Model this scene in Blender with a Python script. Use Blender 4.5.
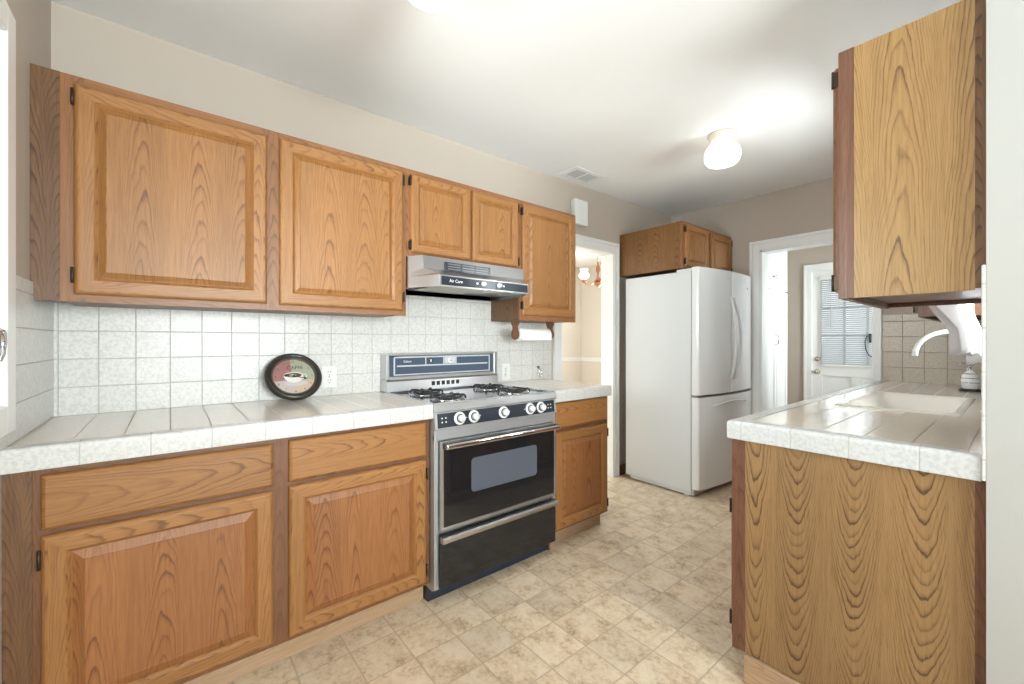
import bpy, bmesh, math, random
from mathutils import Vector, Matrix
random.seed(7)
PI = math.pi
for o in list(bpy.data.objects):
    bpy.data.objects.remove(o, do_unlink=True)
SC = bpy.context.scene
COL = SC.collection

# ------------------------------------------------------------------ camera, sky, light, exposure
H = 2.4865                                   # ceiling height
cam_d = bpy.data.cameras.new('camera')
cam_d.sensor_width = 36.0
cam_d.lens = 419.2667 / 1024 * 36.0
cam_d.shift_y = -0.72 / 1024
cam_d.clip_start = 0.02
cam = bpy.data.objects.new('camera', cam_d)
cam.location = (2.3197, 0.3468, 1.205)
cam.rotation_euler = (PI / 2, 0, 0.8865)
COL.objects.link(cam)
SC.camera = cam

SC.view_settings.view_transform = 'Standard'
SC.view_settings.look = 'None'
SC.view_settings.gamma = 1.0
SC.view_settings.use_curve_mapping = False
SC.view_settings.exposure = 0.65
SC.render.film_transparent = False

world = bpy.data.worlds.new('sky')
SC.world = world
world.use_nodes = True
wn = world.node_tree.nodes['Background']
wn.inputs[0].default_value = (0.95, 0.98, 1.0, 1)
wn.inputs[1].default_value = 1.3


def area_light(name, loc, rot, sx, sy, power, color=(1, 1, 1)):
    d = bpy.data.lights.new(name, 'AREA')
    d.shape = 'RECTANGLE'
    d.size = sx
    d.size_y = sy
    d.energy = power
    d.color = color
    o = bpy.data.objects.new(name, d)
    o.location = loc
    o.rotation_euler = rot
    COL.objects.link(o)
    return o


# daylight lamps outside the windows, some of them unseen and added (rotation turns the lamp's -z to the room)
DAY = (0.94, 0.975, 1.0)
UP = 0.32                                    # upward lamp tilt, meant to brighten the ceiling
area_light('added_nook_fill', (4.98, 0.95, 1.25), (0, PI / 2 + 0.35, 0), 1.45, 1.6, 215, DAY)  # fill lamp added at an unseen nook window, tilted up at the ceiling
area_light('daylight_casement_window', (1.15, -0.45, 1.40), (PI / 2 + 0.22, 0, 0), 1.0, 1.1, 70, DAY)  # tilted upward to lift the ceiling brightness
area_light('added_nook_rear_fill', (3.5, -0.45, 1.45), (PI / 2 + 0.3, 0, 0), 1.3, 1.2, 6, DAY)  # weak fill added for a rear nook window out of view
area_light('daylight_sink_window', (2.50, 2.99, 1.62), (0, PI / 2 - 0.12, 0), 0.95, 0.80, 88, DAY)
area_light('added_dining_fill', (-2.90, 2.3, 1.4), (0, -PI / 2, 0), 1.5, 1.6, 45, DAY)  # lamp added to light the dining walls from out of sight
area_light('added_dining_side_fill', (-1.1, 6.20, 1.45), (-PI / 2, 0, 0), 1.1, 1.3, 270, DAY)  # second dining fill, added on the side hidden from the doorway
area_light('daylight_back_door', (1.11, 6.60, 1.42), (-PI / 2, 0, 0), 0.66, 1.05, 10, DAY)
area_light('added_porch_fill', (2.40, 5.4, 1.5), (0, PI / 2, 0), 1.0, 1.0, 42, DAY)  # fill lamp added to brighten the porch from its unseen side

# ------------------------------------------------------------------ materials


def new_mat(name):
    m = bpy.data.materials.new(name)
    m.use_nodes = True
    nt = m.node_tree
    b = nt.nodes['Principled BSDF']
    return m, nt, b


def plain(name, col, rough=0.5, metal=0.0, spec=0.5, bump=None, coat=0.0, emis=None):
    m, nt, b = new_mat(name)
    b.inputs['Base Color'].default_value = (*col, 1)
    b.inputs['Roughness'].default_value = rough
    b.inputs['Metallic'].default_value = metal
    b.inputs['Specular IOR Level'].default_value = spec
    b.inputs['Coat Weight'].default_value = coat
    if emis:
        b.inputs['Emission Color'].default_value = (*emis[0], 1)
        b.inputs['Emission Strength'].default_value = emis[1]
    if bump:
        g = nt.nodes.new('ShaderNodeNewGeometry')
        n = nt.nodes.new('ShaderNodeTexNoise')
        n.inputs['Scale'].default_value = bump[0]
        n.inputs['Detail'].default_value = 3
        nt.links.new(g.outputs['Position'], n.inputs['Vector'])
        bp = nt.nodes.new('ShaderNodeBump')
        bp.inputs['Strength'].default_value = bump[1]
        bp.inputs['Distance'].default_value = bump[2]
        nt.links.new(n.outputs['Fac'], bp.inputs['Height'])
        nt.links.new(bp.outputs['Normal'], b.inputs['Normal'])
    return m


class NT:
    """small helper to write node maths"""

    def __init__(self, nt):
        self.nt = nt

    def val(self, s, node, i):
        if isinstance(s, (int, float)):
            node.inputs[i].default_value = s
        else:
            self.nt.links.new(s, node.inputs[i])

    def m(self, op, a, b=0.0, c=None):
        n = self.nt.nodes.new('ShaderNodeMath')
        n.operation = op
        self.val(a, n, 0)
        self.val(b, n, 1)
        if c is not None:
            self.val(c, n, 2)
        return n.outputs[0]

    def xyz(self, x, y, z=0.0):
        n = self.nt.nodes.new('ShaderNodeCombineXYZ')
        self.val(x, n, 0)
        self.val(y, n, 1)
        self.val(z, n, 2)
        return n.outputs[0]

    def sep(self, v):
        n = self.nt.nodes.new('ShaderNodeSeparateXYZ')
        self.nt.links.new(v, n.inputs[0])
        return n.outputs

    def noise(self, v, scale, detail=2, rough=0.5):
        n = self.nt.nodes.new('ShaderNodeTexNoise')
        self.nt.links.new(v, n.inputs['Vector'])
        n.inputs['Scale'].default_value = scale
        n.inputs['Detail'].default_value = detail
        n.inputs['Roughness'].default_value = rough
        return n.outputs['Fac']

    def white(self, v):
        n = self.nt.nodes.new('ShaderNodeTexWhiteNoise')
        self.nt.links.new(v, n.inputs['Vector'])
        return n.outputs['Value']

    def ramp(self, f, stops):
        n = self.nt.nodes.new('ShaderNodeValToRGB')
        self.nt.links.new(f, n.inputs[0])
        e = n.color_ramp.elements
        while len(e) > 1:
            e.remove(e[-1])
        e[0].position = stops[0][0]
        e[0].color = (*stops[0][1], 1)
        for p, c in stops[1:]:
            k = e.new(p)
            k.color = (*c, 1)
        return n.outputs[0]

    def mix(self, f, a, b, mode='MIX'):
        n = self.nt.nodes.new('ShaderNodeMix')
        n.data_type = 'RGBA'
        n.blend_type = mode
        self.val(f, n, 0)
        for s, i in ((a, 6), (b, 7)):
            if isinstance(s, tuple):
                n.inputs[i].default_value = (*s, 1)
            else:
                self.nt.links.new(s, n.inputs[i])
        return n.outputs[2]

    def bump(self, h, strength, dist):
        n = self.nt.nodes.new('ShaderNodeBump')
        n.inputs['Strength'].default_value = strength
        n.inputs['Distance'].default_value = dist
        self.nt.links.new(h, n.inputs['Height'])
        return n.outputs[0]


def oak(name, light, mid, dark, board=0.15, arch=13.0, curve=1500.0, ring=0.82, rough=0.44, coat=0.06, wob=0.05):
    """plain-sawn oak: nested arches down the middle of each board, straight grain at its edges"""
    m, nt, b = new_mat(name)
    q = NT(nt)
    uvn = nt.nodes.new('ShaderNodeUVMap')
    uvn.uv_map = 'UVMap'
    s = q.sep(uvn.outputs[0])
    u, v = s[0], s[1]
    # slow wobble of the whole figure
    w1 = q.noise(q.xyz(q.m('MULTIPLY', u, 9), q.m('MULTIPLY', v, 2.2)), 1.0, 2)
    uu = q.m('ADD', u, q.m('MULTIPLY', q.m('SUBTRACT', w1, 0.5), wob))
    bi = q.m('FLOOR', q.m('DIVIDE', uu, board))
    r1 = q.white(q.xyz(bi, 3.1, 0.7))
    r2 = q.white(q.xyz(bi, 9.7, 4.3))
    r3 = q.white(q.xyz(bi, 1.3, 8.9))
    a = q.m('SUBTRACT', uu, q.m('MULTIPLY', q.m('ADD', bi, q.m('ADD', 0.35, q.m('MULTIPLY', r1, 0.3))), board))
    kc = q.m('MULTIPLY', q.m('ADD', 0.55, r2), curve)
    aw = q.m('ADD', a, q.m('MULTIPLY', q.m('SUBTRACT', q.noise(q.xyz(q.m('MULTIPLY', u, 3), q.m('MULTIPLY', v, 3.5), 2.0), 1.0, 2), 0.5), 0.022))
    w2 = q.noise(q.xyz(q.m('MULTIPLY', u, 45), q.m('MULTIPLY', v, 9)), 1.0, 3)
    w3 = q.noise(q.xyz(q.m('MULTIPLY', u, 6), q.m('MULTIPLY', v, 1.6), 5.0), 1.0, 2)
    ph = q.m('MULTIPLY', q.m('MULTIPLY', aw, aw), kc)
    ph = q.m('ADD', ph, q.m('MULTIPLY', v, q.m('MULTIPLY', q.m('ADD', 0.6, q.m('MULTIPLY', r3, 0.8)), arch)))
    ph = q.m('ADD', ph, q.m('MULTIPLY', w2, 1.0))
    ph = q.m('ADD', ph, q.m('MULTIPLY', w3, 3.6))
    fr = q.m('FRACT', ph)
    # pores: short dark dashes along the grain, gathered in the ring line
    p1 = q.noise(q.xyz(q.m('MULTIPLY', u, 420), q.m('MULTIPLY', v, 14)), 1.0, 2, 0.6)
    p2 = q.noise(q.xyz(q.m('MULTIPLY', u, 130), q.m('MULTIPLY', v, 5)), 1.0, 2, 0.6)
    base = q.ramp(p2, [(0.32, mid), (0.62, light)])
    line = nt.nodes.new('ShaderNodeValToRGB')
    nt.links.new(fr, line.inputs[0])
    e = line.color_ramp.elements
    e[0].position, e[0].color = 0.0, (0, 0, 0, 1)
    e[1].position, e[1].color = 1.0, (0.25, 0.25, 0.25, 1)
    for p, c in ((0.52, 0.0), (0.76, 0.40), (0.86, 1.0), (0.94, 0.80)):
        k = e.new(p)
        k.color = (c, c, c, 1)
    f = q.m('MULTIPLY', line.outputs[0], q.m('MULTIPLY_ADD', p1, 1.7, 0.05))
    # growth rings differ in strength and blur into plain grain where they crowd
    rs = q.white(q.xyz(q.m('FLOOR', ph), bi, 1.7))
    f = q.m('MULTIPLY', f, q.m('MULTIPLY_ADD', rs, 1.0, 0.45))
    dn = q.m('DIVIDE', q.m('MULTIPLY', q.m('ABSOLUTE', aw), q.m('MULTIPLY', kc, 2.0)), 190.0)
    f = q.m('DIVIDE', f, q.m('ADD', 1.0, q.m('MULTIPLY', dn, dn)))
    f = q.m('MULTIPLY', f, ring)
    f = q.m('MINIMUM', f, 1.0)
    c = q.mix(f, base, dark)
    pore = q.m('MULTIPLY', q.m('GREATER_THAN', p1, 0.62), 0.30)
    c = q.mix(pore, c, dark)
    tone = q.m('MULTIPLY_ADD', q.white(q.xyz(bi, 5.5, 2.2)), 0.16, 0.92)
    c = q.mix(1.0, c, q.xyz(tone, tone, tone), 'MULTIPLY')
    nt.links.new(c, b.inputs['Base Color'])
    b.inputs['Roughness'].default_value = rough
    b.inputs['Coat Weight'].default_value = coat
    b.inputs['Coat Roughness'].default_value = 0.25
    nt.links.new(q.bump(q.m('SUBTRACT', 1.0, f), 0.10, 0.0008), b.inputs['Normal'])
    return m


def tile(name, axes, orig, pitch, col, grout, gw=0.0022, rough=0.30, bump=0.6, mott=0.145, bscale=85):
    """glazed tile on a world grid; axes like 'yz', pitch None along an axis draws no joints there"""
    m, nt, b = new_mat(name)
    q = NT(nt)
    g = nt.nodes.new('ShaderNodeNewGeometry')
    s = q.sep(g.outputs['Position'])
    ix = {'x': 0, 'y': 1, 'z': 2}
    mask = None
    cells = []
    for ax, o, p in zip(axes, orig, pitch):
        t = q.m('DIVIDE', q.m('SUBTRACT', s[ix[ax]], o), p)
        cells.append(q.m('FLOOR', t))
        d = q.m('ABSOLUTE', q.m('SUBTRACT', q.m('FRACT', t), 0.5))
        mk = nt.nodes.new('ShaderNodeMapRange')
        nt.links.new(d, mk.inputs[0])
        mk.inputs[1].default_value = 0.5 - gw / p
        mk.inputs[2].default_value = 0.5 - gw / p * 0.35
        mk.inputs[3].default_value = 0
        mk.inputs[4].default_value = 1
        mask = mk.outputs[0] if mask is None else q.m('MAXIMUM', mask, mk.outputs[0])
    cell = q.xyz(cells[0], cells[1] if len(cells) > 1 else 0.0, 0.37)
    tone = q.white(cell)
    n1 = q.noise(g.outputs['Position'], bscale, 3, 0.65)
    n2 = q.noise(g.outputs['Position'], 14, 3)
    c0 = q.mix(q.m('MULTIPLY', tone, mott), tuple(col), tuple(x * 0.75 for x in col))
    mk = nt.nodes.new('ShaderNodeMapRange')
    nt.links.new(n1, mk.inputs[0])
    mk.inputs[1].default_value = 0.40
    mk.inputs[2].default_value = 0.56
    mk.inputs[3].default_value = mott * 2.4
    mk.inputs[4].default_value = 0.0
    c1 = q.mix(mk.outputs[0], c0, tuple(x * 0.55 for x in col))
    c2 = q.mix(q.m('MULTIPLY', n2, mott), c1, tuple(x * 0.8 for x in col))
    cc = q.mix(mask, c2, tuple(grout))
    nt.links.new(cc, b.inputs['Base Color'])
    nt.links.new(q.m('MULTIPLY_ADD', mask, 0.6, rough), b.inputs['Roughness'])
    h = q.m('SUBTRACT', q.m('MULTIPLY', n1, 0.5), q.m('MULTIPLY', mask, 1.2))
    nt.links.new(q.bump(h, bump, 0.0022), b.inputs['Normal'])
    return m


def vinyl(name):
    m, nt, b = new_mat(name)
    q = NT(nt)
    g = nt.nodes.new('ShaderNodeNewGeometry')
    s = q.sep(g.outputs['Position'])
    P = 0.1838
    mask = None
    cells = []
    for k, o in ((0, 1.035), (1, 1.805)):
        t = q.m('DIVIDE', q.m('SUBTRACT', s[k], o), P)
        cells.append(q.m('FLOOR', t))
        d = q.m('ABSOLUTE', q.m('SUBTRACT', q.m('FRACT', t), 0.5))
        mk = nt.nodes.new('ShaderNodeMapRange')
        nt.links.new(d, mk.inputs[0])
        mk.inputs[1].default_value = 0.5 - 0.0042 / P
        mk.inputs[2].default_value = 0.5 - 0.0015 / P
        mask = mk.outputs[0] if mask is None else q.m('MAXIMUM', mask, mk.outputs[0])
    r = q.white(q.xyz(cells[0], cells[1], 0.5))
    # every tile samples its own patch of the mottle
    pos = nt.nodes.new('ShaderNodeVectorMath')
    pos.operation = 'ADD'
    nt.links.new(g.outputs['Position'], pos.inputs[0])
    nt.links.new(q.xyz(q.m('MULTIPLY', r, 31.0), q.m('MULTIPLY', r, 17.0), q.m('MULTIPLY', r, 5.0)), pos.inputs[1])
    a = q.noise(pos.outputs[0], 11, 5, 0.62)
    f = q.noise(pos.outputs[0], 55, 4, 0.7)
    mixf = q.m('MULTIPLY_ADD', f, 0.42, q.m('MULTIPLY', a, 0.58))
    c = q.ramp(mixf, [(0.34, (0.40, 0.285, 0.175)), (0.43, (0.63, 0.475, 0.315)), (0.50, (0.76, 0.605, 0.430)), (0.62, (0.84, 0.71, 0.55))])
    tone = q.m('MULTIPLY_ADD', r, 0.16, 0.90)
    c = q.mix(1.0, c, q.xyz(tone, tone, tone), 'MULTIPLY')
    c = q.mix(q.m('MULTIPLY', mask, 0.75), c, (0.50, 0.375, 0.245))
    nt.links.new(c, b.inputs['Base Color'])
    b.inputs['Roughness'].default_value = 0.36
    h = q.m('SUBTRACT', q.m('MULTIPLY', f, 0.25), mask)
    nt.links.new(q.bump(h, 0.25, 0.002), b.inputs['Normal'])
    return m


def window_glass(name):
    m = bpy.data.materials.new(name)
    m.use_nodes = True
    nt = m.node_tree
    nt.nodes.clear()
    out = nt.nodes.new('ShaderNodeOutputMaterial')
    t = nt.nodes.new('ShaderNodeBsdfTransparent')
    t.inputs[0].default_value = (0.94, 0.97, 0.96, 1)
    gl = nt.nodes.new('ShaderNodeBsdfGlossy')
    gl.inputs['Roughness'].default_value = 0.02
    fr = nt.nodes.new('ShaderNodeFresnel')
    fr.inputs[0].default_value = 1.45
    mx = nt.nodes.new('ShaderNodeMixShader')
    nt.links.new(fr.outputs[0], mx.inputs[0])
    nt.links.new(t.outputs[0], mx.inputs[1])
    nt.links.new(gl.outputs[0], mx.inputs[2])
    nt.links.new(mx.outputs[0], out.inputs[0])
    return m


def thin_cloth(name, col, tr=0.5):
    m = bpy.data.materials.new(name)
    m.use_nodes = True
    nt = m.node_tree
    nt.nodes.clear()
    out = nt.nodes.new('ShaderNodeOutputMaterial')
    d = nt.nodes.new('ShaderNodeBsdfDiffuse')
    d.inputs[0].default_value = (*col, 1)
    t = nt.nodes.new('ShaderNodeBsdfTranslucent')
    t.inputs[0].default_value = (*col, 1)
    mx = nt.nodes.new('ShaderNodeMixShader')
    mx.inputs[0].default_value = tr
    nt.links.new(d.outputs[0], mx.inputs[1])
    nt.links.new(t.outputs[0], mx.inputs[2])
    nt.links.new(mx.outputs[0], out.inputs[0])
    return m


M = {}
M['door_oak'] = oak('golden_oak_door', (0.365, 0.166, 0.050), (0.305, 0.130, 0.036), (0.150, 0.056, 0.015))
M['frame_oak'] = oak('golden_oak_frame', (0.300, 0.128, 0.045), (0.240, 0.096, 0.032), (0.125, 0.046, 0.016), board=0.09, curve=2400)
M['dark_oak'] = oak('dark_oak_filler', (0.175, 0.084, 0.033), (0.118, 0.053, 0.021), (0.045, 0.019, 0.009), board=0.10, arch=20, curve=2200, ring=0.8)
M['red_oak'] = oak('red_oak_edge', (0.165, 0.070, 0.036), (0.120, 0.047, 0.025), (0.055, 0.020, 0.011), board=0.07, curve=2600, ring=0.5)
M['panel_oak'] = oak('veneer_oak_end_panel', (0.310, 0.178, 0.075), (0.252, 0.140, 0.055), (0.085, 0.042, 0.016), board=0.134, arch=-19, curve=2500, ring=1.05, rough=0.42, wob=0.025)
M['panel_oak_upper'] = oak('veneer_oak_upper_end', (0.350, 0.205, 0.077), (0.290, 0.162, 0.056), (0.125, 0.062, 0.022), board=0.150, arch=13, curve=1900, ring=0.95, rough=0.42, wob=0.03)
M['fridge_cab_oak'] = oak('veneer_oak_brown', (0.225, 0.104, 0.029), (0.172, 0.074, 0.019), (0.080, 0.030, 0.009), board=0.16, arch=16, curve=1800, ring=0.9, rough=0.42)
M['kick_oak'] = oak('pale_oak_kick', (0.480, 0.325, 0.205), (0.410, 0.260, 0.150), (0.270, 0.145, 0.072), board=0.06, curve=2600, ring=0.5)
M['hinge'] = plain('dark_bronze', (0.060, 0.040, 0.026), 0.4, 0.7)
M['wall'] = plain('beige_wall_paint', (0.500, 0.432, 0.366), 0.7, bump=(180, 0.08, 0.001))
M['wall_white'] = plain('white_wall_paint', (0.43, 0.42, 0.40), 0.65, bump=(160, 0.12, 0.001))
M['dining_wall'] = plain('tan_dining_paint', (0.72, 0.665, 0.60), 0.7)
M['ceiling'] = plain('white_ceiling_paint', (0.90, 0.90, 0.90), 0.8, bump=(90, 0.10, 0.002))
M['trim'] = plain('white_gloss_trim', (0.84, 0.84, 0.835), 0.3)
M['floor'] = vinyl('mottled_tan_vinyl')
TW, GR = (0.72, 0.705, 0.675), (0.50, 0.48, 0.45)
M['tile_main'] = tile('tile_main', 'yz', (0.0192, 0.920), (0.1095, 0.1082), TW, GR)
M['tile_left'] = tile('tile_left', 'z', (0.920,), (0.1082,), TW, GR)
M['tile_far_warmlit'] = tile('tile_far_warmlit', 'xz', (1.6585, 0.912), (0.1105, 0.1085), (0.56, 0.470, 0.360), (0.34, 0.28, 0.21), mott=0.16)  # beige is warm light painted into the white tile's colour
M['tile_right'] = tile('tile_right', 'yz', (1.905, 0.912), (0.1105, 0.1085), TW, GR)
M['tile_top'] = tile('tile_top', 'y', (0.0192,), (0.1095,), (0.84, 0.765, 0.695), (0.46, 0.39, 0.33), gw=0.0024, rough=0.16, bump=0.2, mott=0.06)
M['tile_top2'] = tile('tile_top_sink', 'x', (1.692,), (0.1063,), (0.78, 0.690, 0.585), (0.40, 0.33, 0.27), gw=0.0024, rough=0.12, bump=0.30, mott=0.06)
M['cap_y'] = tile('cap_y', 'y', (-0.0035,), (0.1525,), (0.66, 0.65, 0.63), GR, bump=0.4)
M['cap_x'] = tile('cap_x', 'x', (1.6845,), (0.1512,), (0.62, 0.625, 0.625), GR, bump=0.4)
M['steel'] = plain('brushed_steel', (0.56, 0.56, 0.57), 0.30, 1.0)
M['satin_steel'] = plain('satin_steel', (0.46, 0.46, 0.47), 0.40, 0.65)
M['chrome'] = plain('chrome', (0.68, 0.69, 0.72), 0.12, 1.0)
M['black_glass'] = plain('black_glass', (0.012, 0.012, 0.014), 0.05, 0, 0.6)
M['window_tint'] = plain('smoked_oven_window', (0.10, 0.11, 0.14), 0.06, 0, 0.6)
M['panel_black'] = plain('black_panel', (0.030, 0.036, 0.048), 0.18)
M['panel_blue'] = plain('blue_grey_panel', (0.075, 0.10, 0.145), 0.10)
M['black'] = plain('black_enamel', (0.016, 0.016, 0.018), 0.3)
M['kick_black'] = plain('black_vinyl', (0.022, 0.028, 0.045), 0.4)
M['iron'] = plain('cast_iron', (0.020, 0.020, 0.022), 0.45)
M['white_enamel'] = plain('white_enamel', (0.78, 0.785, 0.79), 0.12)
M['fridge_side'] = plain('white_textured_steel', (0.665, 0.675, 0.685), 0.35, bump=(500, 0.1, 0.0005))
M['grey'] = plain('grey_plastic', (0.22, 0.22, 0.22), 0.5)
M['light_grey'] = plain('light_grey_plastic', (0.55, 0.56, 0.57), 0.4)
M['white_plastic'] = plain('white_plastic', (0.80, 0.79, 0.76), 0.35)
M['cream'] = plain('cream_metal', (0.78, 0.70, 0.60), 0.35)
M['lamp_glass'] = plain('lit_opal_glass', (0.9, 0.9, 0.88), 0.2, emis=((1.0, 0.97, 0.92), 1.15))
M['opal_lit'] = plain('lit_frosted_shade', (0.9, 0.88, 0.84), 0.3, emis=((1.0, 0.95, 0.86), 1.2))
M['copper'] = plain('antique_copper', (0.45, 0.18, 0.09), 0.3, 0.8)
M['cherry'] = plain('turned_cherry_wood', (0.26, 0.085, 0.035), 0.3)
M['brass'] = plain('satin_nickel', (0.62, 0.56, 0.48), 0.25, 1.0)
M['paper'] = plain('paper_towel', (0.86, 0.86, 0.86), 0.9, bump=(300, 0.2, 0.001))
M['cardboard'] = plain('cardboard', (0.42, 0.29, 0.18), 0.9)
M['blind'] = thin_cloth('white_blind_slat', (0.46, 0.465, 0.48), 0.12)
M['lace'] = thin_cloth('white_lace', (0.62, 0.59, 0.595), 0.2)
M['sink'] = plain('white_sink_enamel', (0.78, 0.73, 0.66), 0.12)
M['ceramic'] = plain('white_ceramic', (0.82, 0.81, 0.79), 0.15)
M['glass'] = window_glass('window_glass')
M['bounce_ground'] = plain('pale_bounce_ground', (0.50, 0.48, 0.44), 0.9)  # pale reflector colour, set to bounce skylight onto the ceiling
M['clock_frame'] = plain('dark_clock_rim', (0.030, 0.026, 0.022), 0.28)
M['clock_ring'] = plain('bronze_clock_ring', (0.12, 0.095, 0.07), 0.35)
M['vent'] = plain('grey_vent_slot', (0.36, 0.36, 0.37), 0.6)
M['filter'] = plain('mesh_filter', (0.55, 0.53, 0.46), 0.45, 0.6, bump=(900, 0.6, 0.002))
M['print_dark'] = plain('dark_ink', (0.05, 0.05, 0.045), 0.6)
M['print_light'] = plain('silver_print', (0.75, 0.77, 0.80), 0.4)
M['cup_white'] = plain('cup_white_print', (0.80, 0.77, 0.72), 0.5)
M['saucer'] = plain('saucer_print', (0.60, 0.53, 0.53), 0.5)
M['coffee'] = plain('coffee_print', (0.13, 0.08, 0.05), 0.5)


def clock_print():
    """four flat colour fields of the dial: wine red, sage, pinkish grey, peach"""
    m, nt, b = new_mat('cafe_dial_print')
    q = NT(nt)
    uvn = nt.nodes.new('ShaderNodeUVMap')
    uvn.uv_map = 'UVMap'
    s = q.sep(uvn.outputs[0])
    nz = q.noise(uvn.outputs[0], 30, 3)
    d = q.m('MULTIPLY', q.m('SUBTRACT', nz, 0.5), 0.02)
    right = q.m('GREATER_THAN', q.m('ADD', s[0], d), -0.010)
    top = q.m('GREATER_THAN', q.m('ADD', s[1], d), -0.022)
    a = q.mix(right, (0.36, 0.13, 0.13), (0.40, 0.42, 0.31))
    bb = q.mix(right, (0.56, 0.47, 0.46), (0.62, 0.47, 0.34))
    c = q.mix(top, bb, a)
    c = q.mix(q.m('MULTIPLY', nz, 0.35), c, (0.55, 0.48, 0.42))
    nt.links.new(c, b.inputs['Base Color'])
    b.inputs['Roughness'].default_value = 0.25
    return m


M['dial'] = clock_print()

# ------------------------------------------------------------------ mesh helpers
WLOC = {}


class MB:
    def __init__(self, X=None):
        self.bm = bmesh.new()
        self.uv = self.bm.loops.layers.uv.new('UVMap')
        self.X = X

    def absorb(self, tb, g=(0, 0, 1), mi=0, smooth=False, off=None):
        g = Vector(g)
        if off is None:
            off = (random.uniform(0, 40), random.uniform(0, 40))
        bmesh.ops.recalc_face_normals(tb, faces=tb.faces)
        vm = {}
        for v in tb.verts:
            vm[v] = self.bm.verts.new(self.X @ v.co if self.X else v.co)
        for f in tb.faces:
            try:
                nf = self.bm.faces.new([vm[v] for v in f.verts])
            except ValueError:
                continue
            nf.material_index = mi
            nf.smooth = smooth
            n = f.normal
            gg = g
            if abs(n.dot(g)) > 0.9:
                gg = Vector((1, 0, 0)) if abs(g.x) < 0.5 else Vector((0, 1, 0))
                if abs(n.dot(gg)) > 0.9:
                    gg = Vector((0, 1, 0)) if abs(gg.y) < 0.5 else Vector((0, 0, 1))
            c = n.cross(gg)
            if c.length < 1e-6:
                c = Vector((1, 0, 0))
            c.normalize()
            ax = max(range(3), key=lambda i: abs(c[i]))
            if c[ax] < 0:
                c = -c
            for l, v in zip(nf.loops, f.verts):
                l[self.uv].uv = (v.co.dot(c) + off[0], v.co.dot(gg) + off[1])
        tb.free()
        return self

    def box(self, x0, x1, y0, y1, z0, z1, g=(0, 0, 1), bev=0.0, mi=0, seg=2, off=None):
        t = bmesh.new()
        vs = [t.verts.new(p) for p in ((x0, y0, z0), (x1, y0, z0), (x1, y1, z0), (x0, y1, z0), (x0, y0, z1), (x1, y0, z1), (x1, y1, z1), (x0, y1, z1))]
        for q in ((0, 3, 2, 1), (4, 5, 6, 7), (0, 1, 5, 4), (1, 2, 6, 5), (2, 3, 7, 6), (3, 0, 4, 7)):
            t.faces.new([vs[i] for i in q])
        if bev:
            bmesh.ops.bevel(t, geom=list(t.edges), offset=bev, segments=seg, affect='EDGES', profile=0.5)
        return self.absorb(t, g, mi, False, off)

    def lathe(self, prof, origin=(0, 0, 0), axis=(0, 0, 1), seg=32, mi=0, smooth=True, g=(0, 0, 1), squash=1.0):
        """prof: (radius, height) pairs along axis"""
        t = bmesh.new()
        R = Vector((0, 0, 1)).rotation_difference(Vector(axis).normalized()).to_matrix()
        o = Vector(origin)
        rings = []
        for r, h in prof:
            if r < 1e-6:
                rings.append([t.verts.new(o + R @ Vector((0, 0, h)))])
            else:
                rings.append([t.verts.new(o + R @ Vector((r * math.cos(a), r * math.sin(a) * squash, h))) for a in [2 * PI * k / seg for k in range(seg)]])
        for A, B in zip(rings, rings[1:]):
            if len(A) == 1 and len(B) == 1:
                continue
            for k in range(seg):
                k2 = (k + 1) % seg
                if len(A) == 1:
                    t.faces.new((A[0], B[k], B[k2]))
                elif len(B) == 1:
                    t.faces.new((A[k], B[0], A[k2]))
                else:
                    t.faces.new((A[k], B[k], B[k2], A[k2]))
        for e, R_ in ((0, rings[0]), (1, rings[-1])):
            if len(R_) > 1 and prof[0] != prof[-1]:
                t.faces.new(R_)
        return self.absorb(t, g, mi, smooth)

    def cyl(self, p0, p1, r0, r1=None, seg=20, mi=0, smooth=True):
        p0, p1 = Vector(p0), Vector(p1)
        r1 = r0 if r1 is None else r1
        L = (p1 - p0).length
        return self.lathe([(r0, 0), (r1, L)], p0, p1 - p0, seg, mi, smooth)

    def tube(self, pts, r, seg=10, mi=0, rs=None, closed=False):
        t = bmesh.new()
        pts = [Vector(p) for p in pts]
        n = len(pts)
        rings = []
        up = None
        for i, p in enumerate(pts):
            if closed:
                d = pts[(i + 1) % n] - pts[i - 1]
            else:
                d = pts[min(i + 1, n - 1)] - pts[max(i - 1, 0)]
            d.normalize()
            if up is None:
                up = Vector((0, 0, 1)) if abs(d.z) < 0.9 else Vector((1, 0, 0))
            s = d.cross(up)
            s.normalize()
            up = s.cross(d)
            rr = rs[i] if rs else r
            rings.append([t.verts.new(p + s * (rr * math.cos(a)) + up * (rr * math.sin(a))) for a in [2 * PI * k / seg for k in range(seg)]])
        pairs = list(zip(rings, rings[1:]))
        if closed:
            pairs.append((rings[-1], rings[0]))
        for A, B in pairs:
            for k in range(seg):
                t.faces.new((A[k], A[(k + 1) % seg], B[(k + 1) % seg], B[k]))
        if not closed:
            t.faces.new(rings[0])
            t.faces.new(rings[-1])
        return self.absorb(t, (0, 0, 1), mi, True)

    def loft(self, rings, mi=0, smooth=False, caps=(True, True), g=(0, 0, 1), closed=False):
        t = bmesh.new()
        R = [[t.verts.new(p) for p in r] for r in rings]
        n = len(R[0])
        prs = list(zip(R, R[1:]))
        if closed:
            prs.append((R[-1], R[0]))
        for A, B in prs:
            for k in range(n):
                t.faces.new((A[k], A[(k + 1) % n], B[(k + 1) % n], B[k]))
        if not closed:
            if caps[0]:
                t.faces.new(R[0])
            if caps[1]:
                t.faces.new(R[-1])
        return self.absorb(t, g, mi, smooth)

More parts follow.
